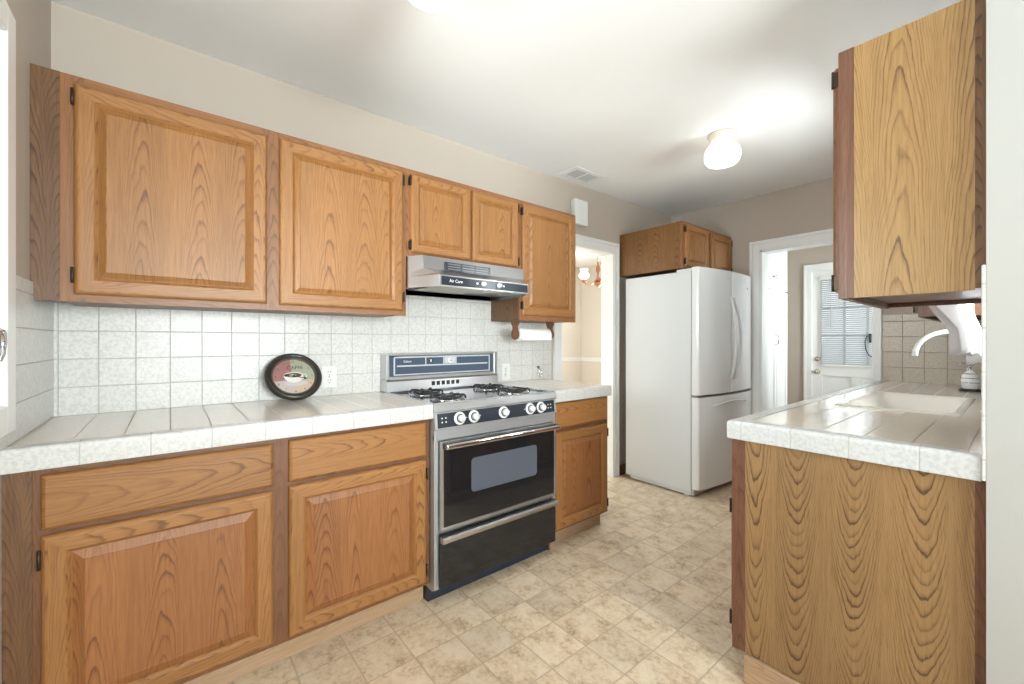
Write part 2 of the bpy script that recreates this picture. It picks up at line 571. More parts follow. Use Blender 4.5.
    def prism(self, pts, d, mi=0, g=(0, 0, 1), smooth=False, bev=0.0):
        """extrude the polygon pts by the vector d"""
        t = bmesh.new()
        a = [t.verts.new(p) for p in pts]
        b = [t.verts.new(Vector(p) + Vector(d)) for p in pts]
        n = len(a)
        t.faces.new(a)
        t.faces.new(b)
        for k in range(n):
            t.faces.new((a[k], a[(k + 1) % n], b[(k + 1) % n], b[k]))
        if bev:
            bmesh.ops.recalc_face_normals(t, faces=t.faces)
            bmesh.ops.bevel(t, geom=list(t.edges), offset=bev, segments=2, affect='EDGES')
        return self.absorb(t, g, mi, smooth)

    def text(self, s, size, X, mi=0, depth=0.0004):
        c = bpy.data.curves.new('lettering', 'FONT')
        c.body = s
        c.size = size
        c.align_x = 'CENTER'
        c.align_y = 'CENTER'
        c.extrude = depth
        o = bpy.data.objects.new('lettering', c)
        COL.objects.link(o)
        bpy.context.view_layer.update()
        me = bpy.data.meshes.new_from_object(o.evaluated_get(bpy.context.evaluated_depsgraph_get()))
        t = bmesh.new()
        t.from_mesh(me)
        bmesh.ops.transform(t, matrix=X, verts=t.verts)
        bpy.data.objects.remove(o, do_unlink=True)
        bpy.data.meshes.remove(me)
        return self.absorb(t, (0, 0, 1), mi)

    def build(self, name, mats, parent=None, loc=None, label=None):
        if not isinstance(mats, (list, tuple)):
            mats = [mats]
        xs = [v.co for v in self.bm.verts]
        if loc is None:
            if parent is not None:
                loc = WLOC[parent.name]
            else:
                loc = Vector(((min(v.x for v in xs) + max(v.x for v in xs)) / 2, (min(v.y for v in xs) + max(v.y for v in xs)) / 2, min(v.z for v in xs)))
        loc = Vector(loc)
        for v in self.bm.verts:
            v.co -= loc
        me = bpy.data.meshes.new(name)
        self.bm.to_mesh(me)
        self.bm.free()
        for m in mats:
            me.materials.append(m)
        o = bpy.data.objects.new(name, me)
        COL.objects.link(o)
        WLOC[o.name] = loc
        if parent is not None:
            o.parent = parent
            o.location = loc - WLOC[parent.name]
        else:
            o.location = loc
        if label:
            o['label'] = label
        return o


def thing(name, label, cat, loc, group=None):
    o = bpy.data.objects.new(name, None)
    o.empty_display_size = 0.05
    COL.objects.link(o)
    o.location = loc
    WLOC[o.name] = Vector(loc)
    o['label'] = label
    o['category'] = cat
    if group:
        o['group'] = group
    return o


def tag(o, label, cat, group=None):
    o['label'] = label
    o['category'] = cat
    if group:
        o['group'] = group
    return o


def struct(o, label=None):
    o['kind'] = 'structure'
    if label:
        o['label'] = label
    return o


def wall_with_holes(axis, c0, c1, a0, a1, z0, z1, holes, g=(0, 0, 1)):
    """a wall slab; axis is its thickness axis (c0..c1), a the run; holes (a0,a1,z0,z1)"""
    mb = MB()

    def put(p0, p1, q0, q1):
        if p1 - p0 < 1e-5 or q1 - q0 < 1e-5:
            return
        if axis == 'x':
            mb.box(c0, c1, p0, p1, q0, q1)
        else:
            mb.box(p0, p1, c0, c1, q0, q1)
    cur = a0
    for h in sorted(holes):
        put(cur, h[0], z0, z1)
        put(h[0], h[1], z0, h[2])
        put(h[0], h[1], h[3], z1)
        cur = h[1]
    put(cur, a1, z0, z1)
    return mb


# ------------------------------------------------------------------ the setting
MY0, MY1 = 2.735, 3.400            # dining doorway in the main wall
FX0, FX1 = 0.846, 1.617            # porch doorway in the far wall
FY = 4.3624                        # far wall face
W = 2.258                          # sink wall face
NY = 1.9                           # face of the nook wall
PY = 6.3                           # porch end wall face

struct(MB().box(-2.75, 4.75, -0.14, 6.5, -0.1, 0.0).build('floor', M['floor']))
struct(MB().box(-2.75, 4.75, -0.14, 6.5, H, H + 0.12).build('ceiling', M['ceiling']))
struct(wall_with_holes('x', -0.12, 0.0, -0.14, 4.4824, 0, H, [(MY0, MY1, 0, 2.0)]).build('wall_back', M['wall']))
struct(wall_with_holes('y', -0.12, 0.0, 0.0, 4.6, 0, H, [(0.665, 1.60, 1.04, 2.00), (2.85, 4.15, 0.98, 2.08)]).build('wall_left', M['wall']))
struct(wall_with_holes('y', FY, FY + 0.12, 0.0, W + 0.12, 0, H, [(FX0, FX1, 0, 2.005)]).build('wall_far', M['wall']))
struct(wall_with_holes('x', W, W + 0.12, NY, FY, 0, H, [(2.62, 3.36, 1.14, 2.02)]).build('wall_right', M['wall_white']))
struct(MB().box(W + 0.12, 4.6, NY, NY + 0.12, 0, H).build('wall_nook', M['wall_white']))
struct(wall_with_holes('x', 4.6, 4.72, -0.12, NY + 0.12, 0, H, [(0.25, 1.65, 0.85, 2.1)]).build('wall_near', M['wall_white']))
# dining room beyond the doorway
struct(wall_with_holes('x', -2.72, -2.6, 0.88, 6.04, 0, H, [(1.5, 3.1, 0.75, 2.1)]).build('wall_dining_back', M['dining_wall']))
struct(wall_with_holes('y', 5.92, 6.04, -2.6, -0.12, 0, H, [(-1.7, -0.5, 0.98, 2.1)]).build('wall_dining_far', M['dining_wall']))
struct(MB().box(-2.6, -0.12, 0.88, 1.0, 0, H).build('wall_dining_left', M['dining_wall']))
struct(MB().box(-0.12, 0.0, 4.4824, 6.04, 0, H).build('wall_dining_right', M['dining_wall']))
# porch beyond the far doorway
struct(wall_with_holes('y', PY, PY + 0.12, 0.0, 2.3, 0, H, [(0.70, 1.52, 0, 2.04)]).build('wall_porch_far', M['wall']))
struct(MB().box(0.22, 0.34, FY + 0.12, PY, 0, H).build('wall_porch_left', M['wall']))
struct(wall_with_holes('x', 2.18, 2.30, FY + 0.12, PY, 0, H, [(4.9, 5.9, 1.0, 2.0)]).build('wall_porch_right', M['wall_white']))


def casing(mb, plane, out, a0, a1, zt, w, depth, axis, wr=None):
    """door casing round an opening a0..a1, up to zt; moulded: a flat band and a raised back band"""
    wr = wr or w
    for (p0, p1, q0, q1) in ((a0 - w, a0, 0, zt + w), (a1, a1 + wr, 0, zt + w), (a0, a1, zt, zt + w)):
        c = sorted((plane, plane + out * depth))
        if axis == 'x':
            mb.box(c[0], c[1], p0, p1, q0, q1, bev=0.003)
        else:
            mb.box(p0, p1, c[0], c[1], q0, q1, bev=0.003)
    c = sorted((plane, plane + out * (depth + 0.009)))
    bw = w * 0.3
    for (p0, p1, q0, q1) in ((a0 - w - 0.001, a0 - w + bw, 0, zt + w - bw), (a1 + wr - wr * 0.3, a1 + wr + 0.001, 0, zt + w - bw), (a0 - w - 0.001, a1 + wr + 0.001, zt + w - bw, zt + w + 0.001)):
        if axis == 'x':
            mb.box(c[0], c[1], p0, p1, q0, q1, bev=0.003)
        else:
            mb.box(p0, p1, c[0], c[1], q0, q1, bev=0.003)
    return mb


def jamb(mb, c0, c1, a0, a1, zt, axis, t=0.016):
    for (p0, p1, q0, q1) in ((a0, a0 + t, 0, zt), (a1 - t, a1, 0, zt), (a0, a1, zt - t, zt)):
        if axis == 'x':
            mb.box(c0, c1, p0, p1, q0, q1)
        else:
            mb.box(p0, p1, c0, c1, q0, q1)
    return mb


mb = casing(MB(), 0.0, 1, MY0, MY1, 1.985, 0.088, 0.014, 'x', 0.062)
jamb(mb, -0.125, 0.006, MY0, MY1, 1.99, 'x', 0.010)
struct(mb.build('trim_1', M['trim']))
mb = casing(MB(), FY, -1, FX0, FX1, 2.0, 0.082, 0.014, 'y', 0.041)
jamb(mb, FY - 0.006, FY + 0.125, FX0, FX1, 2.0, 'y')
struct(mb.build('trim_2', M['trim']))
struct(MB().box(0.001, 0.016, 3.462, 4.36, 0, 0.09, bev=0.003).build('baseboard_back', M['dark_oak']))
struct(MB().box(-2.599, -0.121, 5.905, 5.919, 0.86, 0.935, bev=0.005).box(-2.599, -2.585, 1.0, 5.905, 0.86, 0.935, bev=0.005).build('trim_3', M['trim']))
struct(MB().box(-2.599, -0.121, 5.905, 5.919, 0, 0.11, bev=0.004).box(-2.599, -2.585, 1.0, 5.905, 0, 0.11, bev=0.004).build('baseboard_dining', M['trim']))

# tiled backsplashes
TT = 1.394
struct(MB().box(0.0, 0.008, 0.0, 1.283, 0.86, TT).box(0.0, 0.008, 1.283, 2.046, 0.86, 1.56).box(0.0, 0.008, 2.046, 2.625, 0.86, TT).build('trim_4', M['tile_main']))
struct(MB().box(0.008, 0.588, 0.0, 0.008, 0.9225, TT).box(0.588, 0.70, 0.0, 0.008, 0.9225, 0.962).build('trim_5', M['tile_left']))
struct(MB().box(1.66, W - 0.008, FY - 0.008, FY, 0.86, TT).build('trim_6', M['tile_far_warmlit']))
mb = MB().box(W - 0.008, W, NY, 2.58, 0.86, TT, bev=0.0025).box(W - 0.008, W, 2.58, 3.40, 0.86, 1.10).box(W - 0.008, W, 3.40, FY, 0.86, TT)
struct(mb.build('trim_7', M['tile_right']))


def casement(name, a0, a1, z0, z1, handle_at, sw=0.06):
    """steel casement window in the wall y=0, its casing proud of the wall"""
    w = MB()
    cw = 0.075 if handle_at else 0.05
    for (p0, p1, q0, q1) in ((a0 - cw, a0, z0 - cw, z1 + cw), (a1, a1 + cw, z0 - cw, z1 + cw), (a0, a1, z1, z1 + cw), (a0, a1, z0 - cw, z0)):
        w.box(p0, p1, -0.02, 0.024, q0, q1, bev=0.004)
    fr = struct(w.build(name, M['trim']))
    s = MB()
    for (p0, p1, q0, q1) in ((a0, a0 + sw, z0, z1), (a1 - sw, a1, z0, z1), (a0 + sw, a1 - sw, z1 - sw, z1), (a0 + sw, a1 - sw, z0, z0 + sw), ((a0 + a1) / 2 - 0.02, (a0 + a1) / 2 + 0.02, z0 + sw, z1 - sw)):
        s.box(p0, p1, -0.045, 0.012, q0, q1, bev=0.006)
    s.build('window_sash', M['trim'], fr)
    MB().box(a0 + sw, a1 - sw, -0.02, -0.016, z0 + sw, z1 - sw).build('window_pane', M['glass'], fr)
    if handle_at:
        x, z = handle_at
        h = MB()
        h.box(x - 0.020, x + 0.020, 0.0125, 0.018, z - 0.030, z + 0.022, bev=0.002)
        h.cyl((x, 0.017, z + 0.010), (x, 0.034, z + 0.010), 0.008)
        h.tube([(x + 0.016, 0.034, z + 0.014), (x - 0.010, 0.036, z + 0.012), (x - 0.018, 0.036, z - 0.012), (x - 0.012, 0.036, z - 0.040), (x + 0.006, 0.036, z - 0.055)], 0.006, rs=[0.008, 0.008, 0.007, 0.006, 0.0045])
        h.build('window_latch', M['chrome'], fr, label='metal latch handle')
    return fr


casement('window_1', 0.665, 1.60, 1.04, 2.00, (0.785, 1.215), 0.14)
casement('added_window_4', 2.85, 4.15, 0.98, 2.08, None)  # unseen window added for the rear nook fill lamp


def fixed_window(name, axis, c0, c1, a0, a1, z0, z1, inner, out):
    w = MB()
    fw = 0.05
    p = MB()

    def bx(m, q0, q1, r0, r1, d0, d1, bev=0.003):
        d0, d1 = sorted((d0, d1))
        if axis == 'x':
            m.box(d0, d1, q0, q1, r0, r1, bev=bev)
        else:
            m.box(q0, q1, d0, d1, r0, r1, bev=bev)
    for r in ((a0, a0 + fw, z0, z1), (a1 - fw, a1, z0, z1), (a0 + fw, a1 - fw, z1 - fw, z1), (a0 + fw, a1 - fw, z0, z0 + fw), (a0 + fw, a1 - fw, (z0 + z1) / 2 - 0.02, (z0 + z1) / 2 + 0.02)):
        bx(w, *r, c0 + (c1 - c0) * 0.3, c0 + (c1 - c0) * 0.75)
    cw = 0.06
    for r in ((a0 - cw, a0, z0, z1 + cw), (a1, a1 + cw, z0, z1 + cw), (a0, a1, z1, z1 + cw)):
        bx(w, *r, inner, inner + out * 0.014)
    bx(w, a0 - cw, a1 + cw, z0 - 0.03, z0, inner, inner + out * 0.035)
    fr = struct(w.build(name, M['trim']))
    m = (c0 + c1) / 2
    bx(p, a0 + fw, a1 - fw, z0 + fw, z1 - fw, m - 0.002, m + 0.002, 0)
    p.build('window_pane', M['glass'], fr)
    return fr


fixed_window('window_2', 'x', W, W + 0.12, 2.62, 3.36, 1.14, 2.02, W - 0.0, -1)
fixed_window('added_window_3', 'x', 4.6, 4.72, 0.25, 1.65, 0.85, 2.1, 4.6, -1)  # unseen nook window, added to let its fill lamp in
fixed_window('added_window_5', 'x', -2.72, -2.6, 1.5, 3.1, 0.75, 2.1, -2.6, 1)  # added dining window, kept out of view, for the fill lamp
fixed_window('added_window_7', 'y', 5.92, 6.04, -1.7, -0.5, 0.98, 2.1, 5.92, -1)  # added opening for the second dining fill, hidden from the doorway
fixed_window('added_window_6', 'x', 2.18, 2.30, 4.9, 5.9, 1.0, 2.0, 2.18, -1)  # unseen porch window, added so the fill lamp reaches inside


# back door with a blind, at the end of the porch
DX0, DX1 = 0.705, 1.515
c = MB()
casing(c, PY, -1, 0.70, 1.52, 2.04, 0.078, 0.016, 'y')
jamb(c, PY, PY + 0.12, 0.70, 1.52, 2.04, 'y', 0.005)
struct(c.build('trim_8', M['trim']))
gx0, gx1, gz0, gz1 = 0.80, 1.42, 0.93, 1.93
d = MB()
Y0, Y1 = PY + 0.012, PY + 0.056
for r in ((DX0, gx0, 0.008, 2.034), (gx1, DX1, 0.008, 2.034), (gx0, gx1, gz1, 2.034), (gx0, gx1, 0.80, gz0), (gx0, gx1, 0.008, 0.20), (1.07, 1.15, 0.20, 0.80)):
    d.box(r[0], r[1], Y0, Y1, r[2], r[3], bev=0.002)
d.box(gx0, gx1, Y0 + 0.016, Y1 - 0.01, 0.20, 0.80)
door = struct(d.build('door_1', M['trim']))
mun = MB()
for k in (1, 2):
    x = gx0 + (gx1 - gx0) * k / 3
    mun.box(x - 0.011, x + 0.011, Y0 + 0.012, Y1 - 0.006, gz0, gz1)
    z = gz0 + (gz1 - gz0) * k / 3
    mun.box(gx0, gx1, Y0 + 0.012, Y1 - 0.006, z - 0.011, z + 0.011)
mun.build('muntin', M['light_grey'], door)
MB().box(gx0, gx1, PY + 0.034, PY + 0.037, gz0, gz1).build('door_glass', M['glass'], door)
for z, r, nm in ((0.995, 0.022, 'deadbolt'), (0.845, 0.026, 'door_knob')):
    k = MB()
    k.lathe([(0.030, 0), (0.030, 0.006), (0.012, 0.008), (0.012, 0.022), (r, 0.030), (r, 0.045), (r * 0.6, 0.052), (0, 0.053)] if nm == 'door_knob' else [(0.028, 0), (0.028, 0.008), (0.018, 0.012), (0.018, 0.016), (0, 0.017)], (0.752, Y0, z), (0, -1, 0), 24)
    if nm == 'deadbolt':
        k.box(0.747, 0.757, Y0 - 0.030, Y0 - 0.014, z - 0.016, z + 0.016, bev=0.002)
    k.build(nm, M['brass'], door, label='round satin metal ' + nm.replace('_', ' '))

bl = thing('window_blind', 'white horizontal slat blind hanging over the glass of the back door', 'blind', (1.11, PY, 0.91))
mb = MB()
mb.box(0.785, 1.435, PY - 0.028, PY + 0.005, 1.925, 1.960, bev=0.002)
mb.build('headrail', M['white_plastic'], bl)
mb = MB()
ns = 44
for k in range(ns):
    z = 0.945 + k * (1.915 - 0.945) / (ns - 1)
    mb.prism([(0.79, PY - 0.018, z - 0.0095), (0.79, PY - 0.017, z - 0.0102), (0.79, PY - 0.004, z + 0.0088), (0.79, PY - 0.005, z + 0.0095)], (0.64, 0, 0))
mb.build('slats', M['blind'], bl)
MB().box(0.79, 1.43, PY - 0.020, PY - 0.002, 0.915, 0.934, bev=0.002).build('bottom_rail', M['white_plastic'], bl)
MB().cyl((0.893, PY - 0.032, 1.92), (0.893, PY - 0.034, 1.37), 0.0035, seg=8).build('tilt_wand', M['light_grey'], bl)

mb = MB()
mb.tube([(1.27, PY - 0.024, 1.27), (1.215, PY - 0.026, 1.262), (1.20, PY - 0.027, 1.20), (1.208, PY - 0.028, 1.11), (1.235, PY - 0.027, 1.05), (1.26, PY - 0.026, 1.03)], 0.005, 8)
mb.box(1.232, 1.256, PY - 0.030, PY - 0.021, 1.19, 1.29, bev=0.003)
tag(mb.build('blind_cord', M['black']), 'black cord hanging in a loop at the right side of the back door blind', 'cord')

# tall white built-in in the porch
pc = thing('pantry_cabinet', 'tall white built in cabinet seen through the far doorway', 'cabinet', (0.57, 4.83, 0))
cx1 = 0.80
MB().box(0.345, cx1 - 0.02, 4.49, 5.157, 0, H - 0.01).build('body', M['trim'], pc)


def flat_panel(mb, x, y0, y1, z0, z1):
    mb.box(x - 0.02, x, y0, y1, z0, z1, bev=0.003)
    f = 0.05
    for r in ((y0, y0 + f, z0, z1), (y1 - f, y1, z0, z1), (y0 + f, y1 - f, z0, z0 + f), (y0 + f, y1 - f, z1 - f, z1)):
        mb.box(x, x + 0.006, *r, bev=0.002)
    return mb


dd = flat_panel(MB(), cx1, 4.50, 5.15, 1.70, H - 0.03).build('door', M['trim'], pc)
k = MB().lathe([(0.008, 0), (0.008, 0.016), (0.016, 0.022), (0.014, 0.032), (0, 0.034)], (cx1, 4.80, 1.82), (1, 0, 0), 16)
k.build('knob', M['brass'], dd)
for a, b_ in ((4.50, 4.855), (4.862, 5.15)):
    dd = flat_panel(MB(), cx1, a, b_, 0.10, 1.685).build('door', M['trim'], pc)
    if a > 4.6:
        continue
    yk = b_ - 0.025
    MB().tube([(cx1 + 0.004, yk, 1.17), (cx1 + 0.03, yk, 1.18), (cx1 + 0.03, yk, 1.26), (cx1 + 0.004, yk, 1.27)], 0.005, 8).build('handle', M['brass'], dd)


# ------------------------------------------------------------------ cabinets
class Face:
    """maps (u, v, w) on a cabinet face to the world; 'px' faces +x, 'nx' faces -x"""

    def __init__(self, side, x):
        self.side, self.x = side, x

    def p(self, u, v, w):
        return Vector((self.x + w if self.side == 'px' else self.x - w, u, v))


def ring(F, u0, u1, v0, v1, ins, w):
    return [F.p(u0 + ins, v0 + ins, w), F.p(u1 - ins, v0 + ins, w), F.p(u1 - ins, v1 - ins, w), F.p(u0 + ins, v1 - ins, w)]


def band(mb, A, B, offs, gs):
    """four separate quads between rings A and B, each with the grain of its own piece"""
    for k in range(4):
        t = bmesh.new()
        q = [A[k], A[(k + 1) % 4], B[(k + 1) % 4], B[k]]
        t.faces.new([t.verts.new(p) for p in q])
        mb.absorb(t, gs[k], 0, False, offs[k])


GU, GV = (0, 1, 0), (0, 0, 1)


def raised_door(F, u0, u1, v0, v1, parent, hinge_side=None, mat='door_oak', fmat='door_oak', fw=0.058, hz=None, slope=0.019):
    gs = (GU, GV, GU, GV)
    offs = [(random.uniform(0, 40), random.uniform(0, 40)) for _ in range(4)]
    prof = [(0.0, 0.0), (0.0, 0.010), (0.004, 0.0155), (0.009, 0.019), (0.014, 0.0195), (fw - 0.010, 0.0195), (fw - 0.006, 0.0165), (fw, 0.0105), (fw, 0.006)]
    mb = MB()
    R = [ring(F, u0, u1, v0, v1, i, w) for i, w in prof]
    for A, B in zip(R, R[1:]):
        band(mb, A, B, offs, gs)
    t = bmesh.new()
    t.faces.new([t.verts.new(p) for p in R[0]])
    mb.absorb(t, GV)
    bmesh.ops.remove_doubles(mb.bm, verts=mb.bm.verts, dist=1e-5)
    bmesh.ops.recalc_face_normals(mb.bm, faces=mb.bm.faces)
    d = mb.build('door', M[fmat], parent)
    # the raised panel
    mb = MB()
    o2 = (random.uniform(0, 40), random.uniform(0, 40))
    sl = min(slope, (u1 - u0 - 2 * fw) * 0.16)
    pr = [(fw, 0.004), (fw, 0.0085), (fw + 0.003, 0.009), (fw + sl, 0.0185), (fw + sl + 0.002, 0.0165)]
    R = [ring(F, u0, u1, v0, v1, i, w) for i, w in pr]
    offs = [o2] * 4
    for A, B in zip(R, R[1:]):
        band(mb, A, B, offs, (GV,) * 4)
    for q in (R[-1], R[0]):
        t = bmesh.new()
        t.faces.new([t.verts.new(p) for p in q])
        mb.absorb(t, GV, 0, False, o2)
    bmesh.ops.remove_doubles(mb.bm, verts=mb.bm.verts, dist=1e-5)
    bmesh.ops.recalc_face_normals(mb.bm, faces=mb.bm.faces)
    mb.build('door_panel', M[mat], d)
    if hinge_side:
        ue = u0 if hinge_side == 'l' else u1
        s = -1 if hinge_side == 'l' else 1
        zs = hz or (v0 + 0.06, v1 - 0.06)
        for z in zs:
            h = MB()
            a, b = sorted((ue - s * 0.001, ue + s * 0.005))
            c0, c1 = F.p(a, z - 0.022, 0.001), F.p(b, z + 0.022, 0.020)
            h.box(min(c0.x, c1.x), max(c0.x, c1.x), a, b, z - 0.022, z + 0.022, bev=0.0015)
            h.cyl(F.p(ue + s * 0.003, z - 0.026, 0.017), F.p(ue + s * 0.003, z + 0.026, 0.017), 0.004, seg=10)
            a, b = sorted((ue + s * 0.004, ue + s * 0.0085))
            c0, c1 = F.p(a, z - 0.022, 0.0005), F.p(b, z + 0.022, 0.0035)
            h.box(min(c0.x, c1.x), max(c0.x, c1.x), a, b, z - 0.022, z + 0.022)
            h.build('hinge', M['hinge'], d, label='small dark bronze hinge')
    return d


def drawer_front(F, u0, u1, v0, v1, parent, mat='door_oak'):
    mb = MB()
    o = (random.uniform(0, 40), random.uniform(0, 40))
    pr = [(0.0, 0.0), (0.0, 0.011), (0.004, 0.016), (0.010, 0.0195)]
    R = [ring(F, u0, u1, v0, v1, i, w) for i, w in pr]
    for A, B in zip(R, R[1:]):
        band(mb, A, B, [o] * 4, (GU,) * 4)
    for q in (R[0], R[-1]):
        t = bmesh.new()
        t.faces.new([t.verts.new(p) for p in q])
        mb.absorb(t, GU, 0, False, o)
    bmesh.ops.remove_doubles(mb.bm, verts=mb.bm.verts, dist=1e-5)
    bmesh.ops.recalc_face_normals(mb.bm, faces=mb.bm.faces)
    return mb.build('drawer_front', M[mat], parent)


def face_frame(F, u0, u1, v0, v1, stiles, rails, depth=0.019):
    """stiles: list of (u0,u1); rails: list of (v0,v1) between the outer stiles"""
    mb = MB()
    for a, b in stiles:
        p, q = F.p(a, v0, -depth), F.p(b, v1, 0)
        mb.box(min(p.x, q.x), max(p.x, q.x), a, b, v0, v1, GV, bev=0.0008, seg=1)
    for (a, b) in rails:
        for (s0, s1) in zip([s[1] for s in stiles][:-1], [s[0] for s in stiles][1:]):
            p, q = F.p(s0, a, -depth), F.p(s1, b, -0.0003)
            mb.box(min(p.x, q.x), max(p.x, q.x), s0, s1, a, b, GU)
    return mb


XU = 0.313         # face of the wall cabinets
ZT, ZB = 2.092, 1.337
FU = Face('px', XU)


def wall_cabinet(label, y0, y1, z0, z1, doors, hinges, stiles, xw=0.0095):
    t = thing('wall_cabinet', label, 'cabinet', ((xw + XU) / 2, (y0 + y1) / 2, z0), 'oak cabinets hung on the range wall')
    b = MB()
    b.box(xw, XU - 0.019, y0, y0 + 0.012, z0 + 0.004, z1, GV)
    b.box(xw, XU - 0.019, y1 - 0.012, y1, z0 + 0.004, z1, GV)
    b.box(xw, XU - 0.019, y0 + 0.012, y1 - 0.012, z0 + 0.003, z0 + 0.015, GU)
    b.box(xw, XU - 0.019, y0 + 0.012, y1 - 0.012, z1 - 0.014, z1 - 0.002, GU)
    b.box(xw, xw + 0.006, y0 + 0.012, y1 - 0.012, z0 + 0.015, z1 - 0.014, GV)
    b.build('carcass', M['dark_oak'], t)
    rails = [(z0, z0 + 0.045), (z1 - 0.045, z1)]
    face_frame(FU, y0, y1, z0, z1, stiles, rails).build('face_frame', M['frame_oak'], t)
    for (a, c, e, f), h in zip(doors, hinges):
        raised_door(FU, a, c, e, f, t, h[0], hz=h[1], fw=0.058 if c - a > 0.4 else 0.05)
    return t


E1 = 0.0003
ca = wall_cabinet('wide two door oak wall cabinet at the left, in the corner by the casement window', 0.066, 1.283 - E1, ZB, ZT,
                  [(0.0995, 0.660, 1.362, 2.062), (0.706, 1.262, 1.360, 2.067)], [('l', (1.425, 2.015)), ('r', (1.43, 2.02))],
                  [(0.066, 0.125), (0.640, 0.720), (1.245, 1.283 - E1)])
MB().prism([(XU - 0.019, 0.0095, ZB + 0.002), (XU - 0.019, 0.066, ZB + 0.002), (XU - 0.019, 0.066, ZT), (XU - 0.019, 0.0008, ZT), (XU - 0.019, 0.0008, TT + 0.002), (XU - 0.019, 0.0095, TT - 0.012)], (0.0195, 0, 0)).build('filler_strip', M['dark_oak'], ca, label='dark stained oak filler strip at the corner')
wall_cabinet('short two door oak wall cabinet right above the steel range hood', 1.283 + E1, 2.046 - E1, 1.640, ZT,
             [(1.304, 1.668, 1.664, 2.066), (1.685, 2.024, 1.664, 2.066)], [('l', (1.70, 2.03)), ('r', (1.70, 2.03))],
             [(1.283 + E1, 1.325), (1.655, 1.698), (2.008, 2.046 - E1)])
cc = wall_cabinet('single door oak wall cabinet between the range hood and the dining doorway', 2.046 + E1, 2.562, ZB, ZT,
                  [(2.060, 2.541, 1.368, 2.070)], [('l', (1.43, 2.02))],
                  [(2.046 + E1, 2.088), (2.520, 2.562)])

# cabinet above the refrigerator
XF = 0.597
FF = Face('px', XF)
t = thing('wall_cabinet', 'deep two door oak cabinet mounted above the white refrigerator', 'cabinet', (0.3, 3.93, 1.79), 'oak cabinets hung on the range wall')
b = MB()
y0, y1, z0, z1 = 3.4924, FY - 0.002, 1.786, 2.163
b.box(0.002, XF - 0.019, y0, y0 + 0.012, z0, z1 - 0.002, GV)
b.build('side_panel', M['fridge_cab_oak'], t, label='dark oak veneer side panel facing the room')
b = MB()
b.box(0.002, XF - 0.019, y1 - 0.012, y1, z0, z1, GV)
b.box(0.002, XF - 0.019, y0 + 0.012, y1 - 0.012, z0 + 0.004, z0 + 0.016, GU)
b.box(0.002, XF - 0.019, y0 + 0.012, y1 - 0.012, z1 - 0.014, z1 - 0.002, GU)
b.box(0.002, 0.008, y0 + 0.012, y1 - 0.012, z0 + 0.016, z1 - 0.014, GV)
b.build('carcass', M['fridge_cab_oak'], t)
face_frame(FF, y0, y1, z0, z1, [(y0, 3.54), (3.885, 3.962), (4.325, y1)], [(z0, z0 + 0.035), (z1 - 0.035, z1)]).build('face_frame', M['frame_oak'], t)
raised_door(FF, 3.523, 3.897, 1.803, 2.142, t, 'l', fw=0.048, hz=(1.845, 2.10))
raised_door(FF, 3.950, 4.338, 1.803, 2.142, t, 'r', fw=0.048, hz=(1.845, 2.10))

# base cabinets on the main wall
XB = 0.60
FB = Face('px', XB)
ZC = 0.857        # underside of the counter edge


def base_cabinet(label, y0, y1, stiles, drawers, doors, hinges, kick):
    t = thing('base_cabinet', label, 'cabinet', (0.3, (y0 + y1) / 2, 0), 'oak base cabinets under the tile counters')
    b = MB()
    b.box(0.010, XB - 0.019, y0, y0 + 0.014, 0.0, ZC - 0.001, GV)
    b.box(0.010, XB - 0.019, y1 - 0.014, y1, 0.1, ZC - 0.001, GV)
    b.box(0.010, 0.538, y1 - 0.014, y1, 0.0, 0.1, GV)
    b.box(0.010, XB - 0.019, y0 + 0.014, y1 - 0.014, 0.10, 0.114, GU)
    b.box(0.010, 0.018, y0 + 0.014, y1 - 0.014, 0.114, ZC - 0.001, GV)
    b.box(0.018, XB - 0.019, y0 + 0.014, y1 - 0.014, ZC - 0.02, ZC - 0.001, GU)
    b.build('carcass', M['dark_oak'], t)
    zd = drawers[0][2]
    face_frame(FB, y0, y1, 0.1, ZC - 0.0005, stiles, [(0.1, 0.135), (zd - 0.035, zd + 0.015), (ZC - 0.035, ZC - 0.0005)]).build('face_frame', M['base_frame'], t)
    for a, c, e, f in drawers:
        drawer_front(FB, a, c, e, f, t)
    for (a, c, e, f), h in zip(doors, hinges):
        raised_door(FB, a, c, e, f, t, h[0], hz=h[1], mat='base_oak', fmat='door_oak', slope=0.027)
    MB().box(0.522, 0.540, y0 if kick is None else kick[0], y1 if kick is None else kick[1], 0.0, 0.099, GU, bev=0.001).build('toe_kick', M['kick_oak'], t, label='pale oak toe kick board')
    return t


M['base_frame'] = oak('reddish_oak_frame', (0.215, 0.090, 0.036), (0.160, 0.061, 0.024), (0.072, 0.027, 0.011), board=0.07, curve=2400, ring=0.5)
M['base_oak'] = oak('russet_oak_panel', (0.335, 0.135, 0.042), (0.275, 0.102, 0.030), (0.145, 0.048, 0.014))
cb = base_cabinet('wide oak base cabinet with two drawers and two doors, left of the range', 0.054, 1.264,
                  [(0.054, 0.095), (0.61, 0.705), (1.222, 1.264)],
                  [(0.072, 0.634, 0.685, 0.836), (0.685, 1.241, 0.688, 0.841)],
                  [(0.072, 0.634, 0.118, 0.668), (0.685, 1.241, 0.118, 0.672)],
                  [('l', (0.20, 0.605)), ('r', (0.175, 0.61))], None)
MB().box(XB - 0.019, XB + 0.0005, 0.0008, 0.054, 0.1, ZC - 0.001, GV).box(0.522, 0.5405, 0.0008, 0.054, 0, 0.099, GU).build('filler_strip', M['dark_oak'], cb, label='dark stained filler strip at the corner')
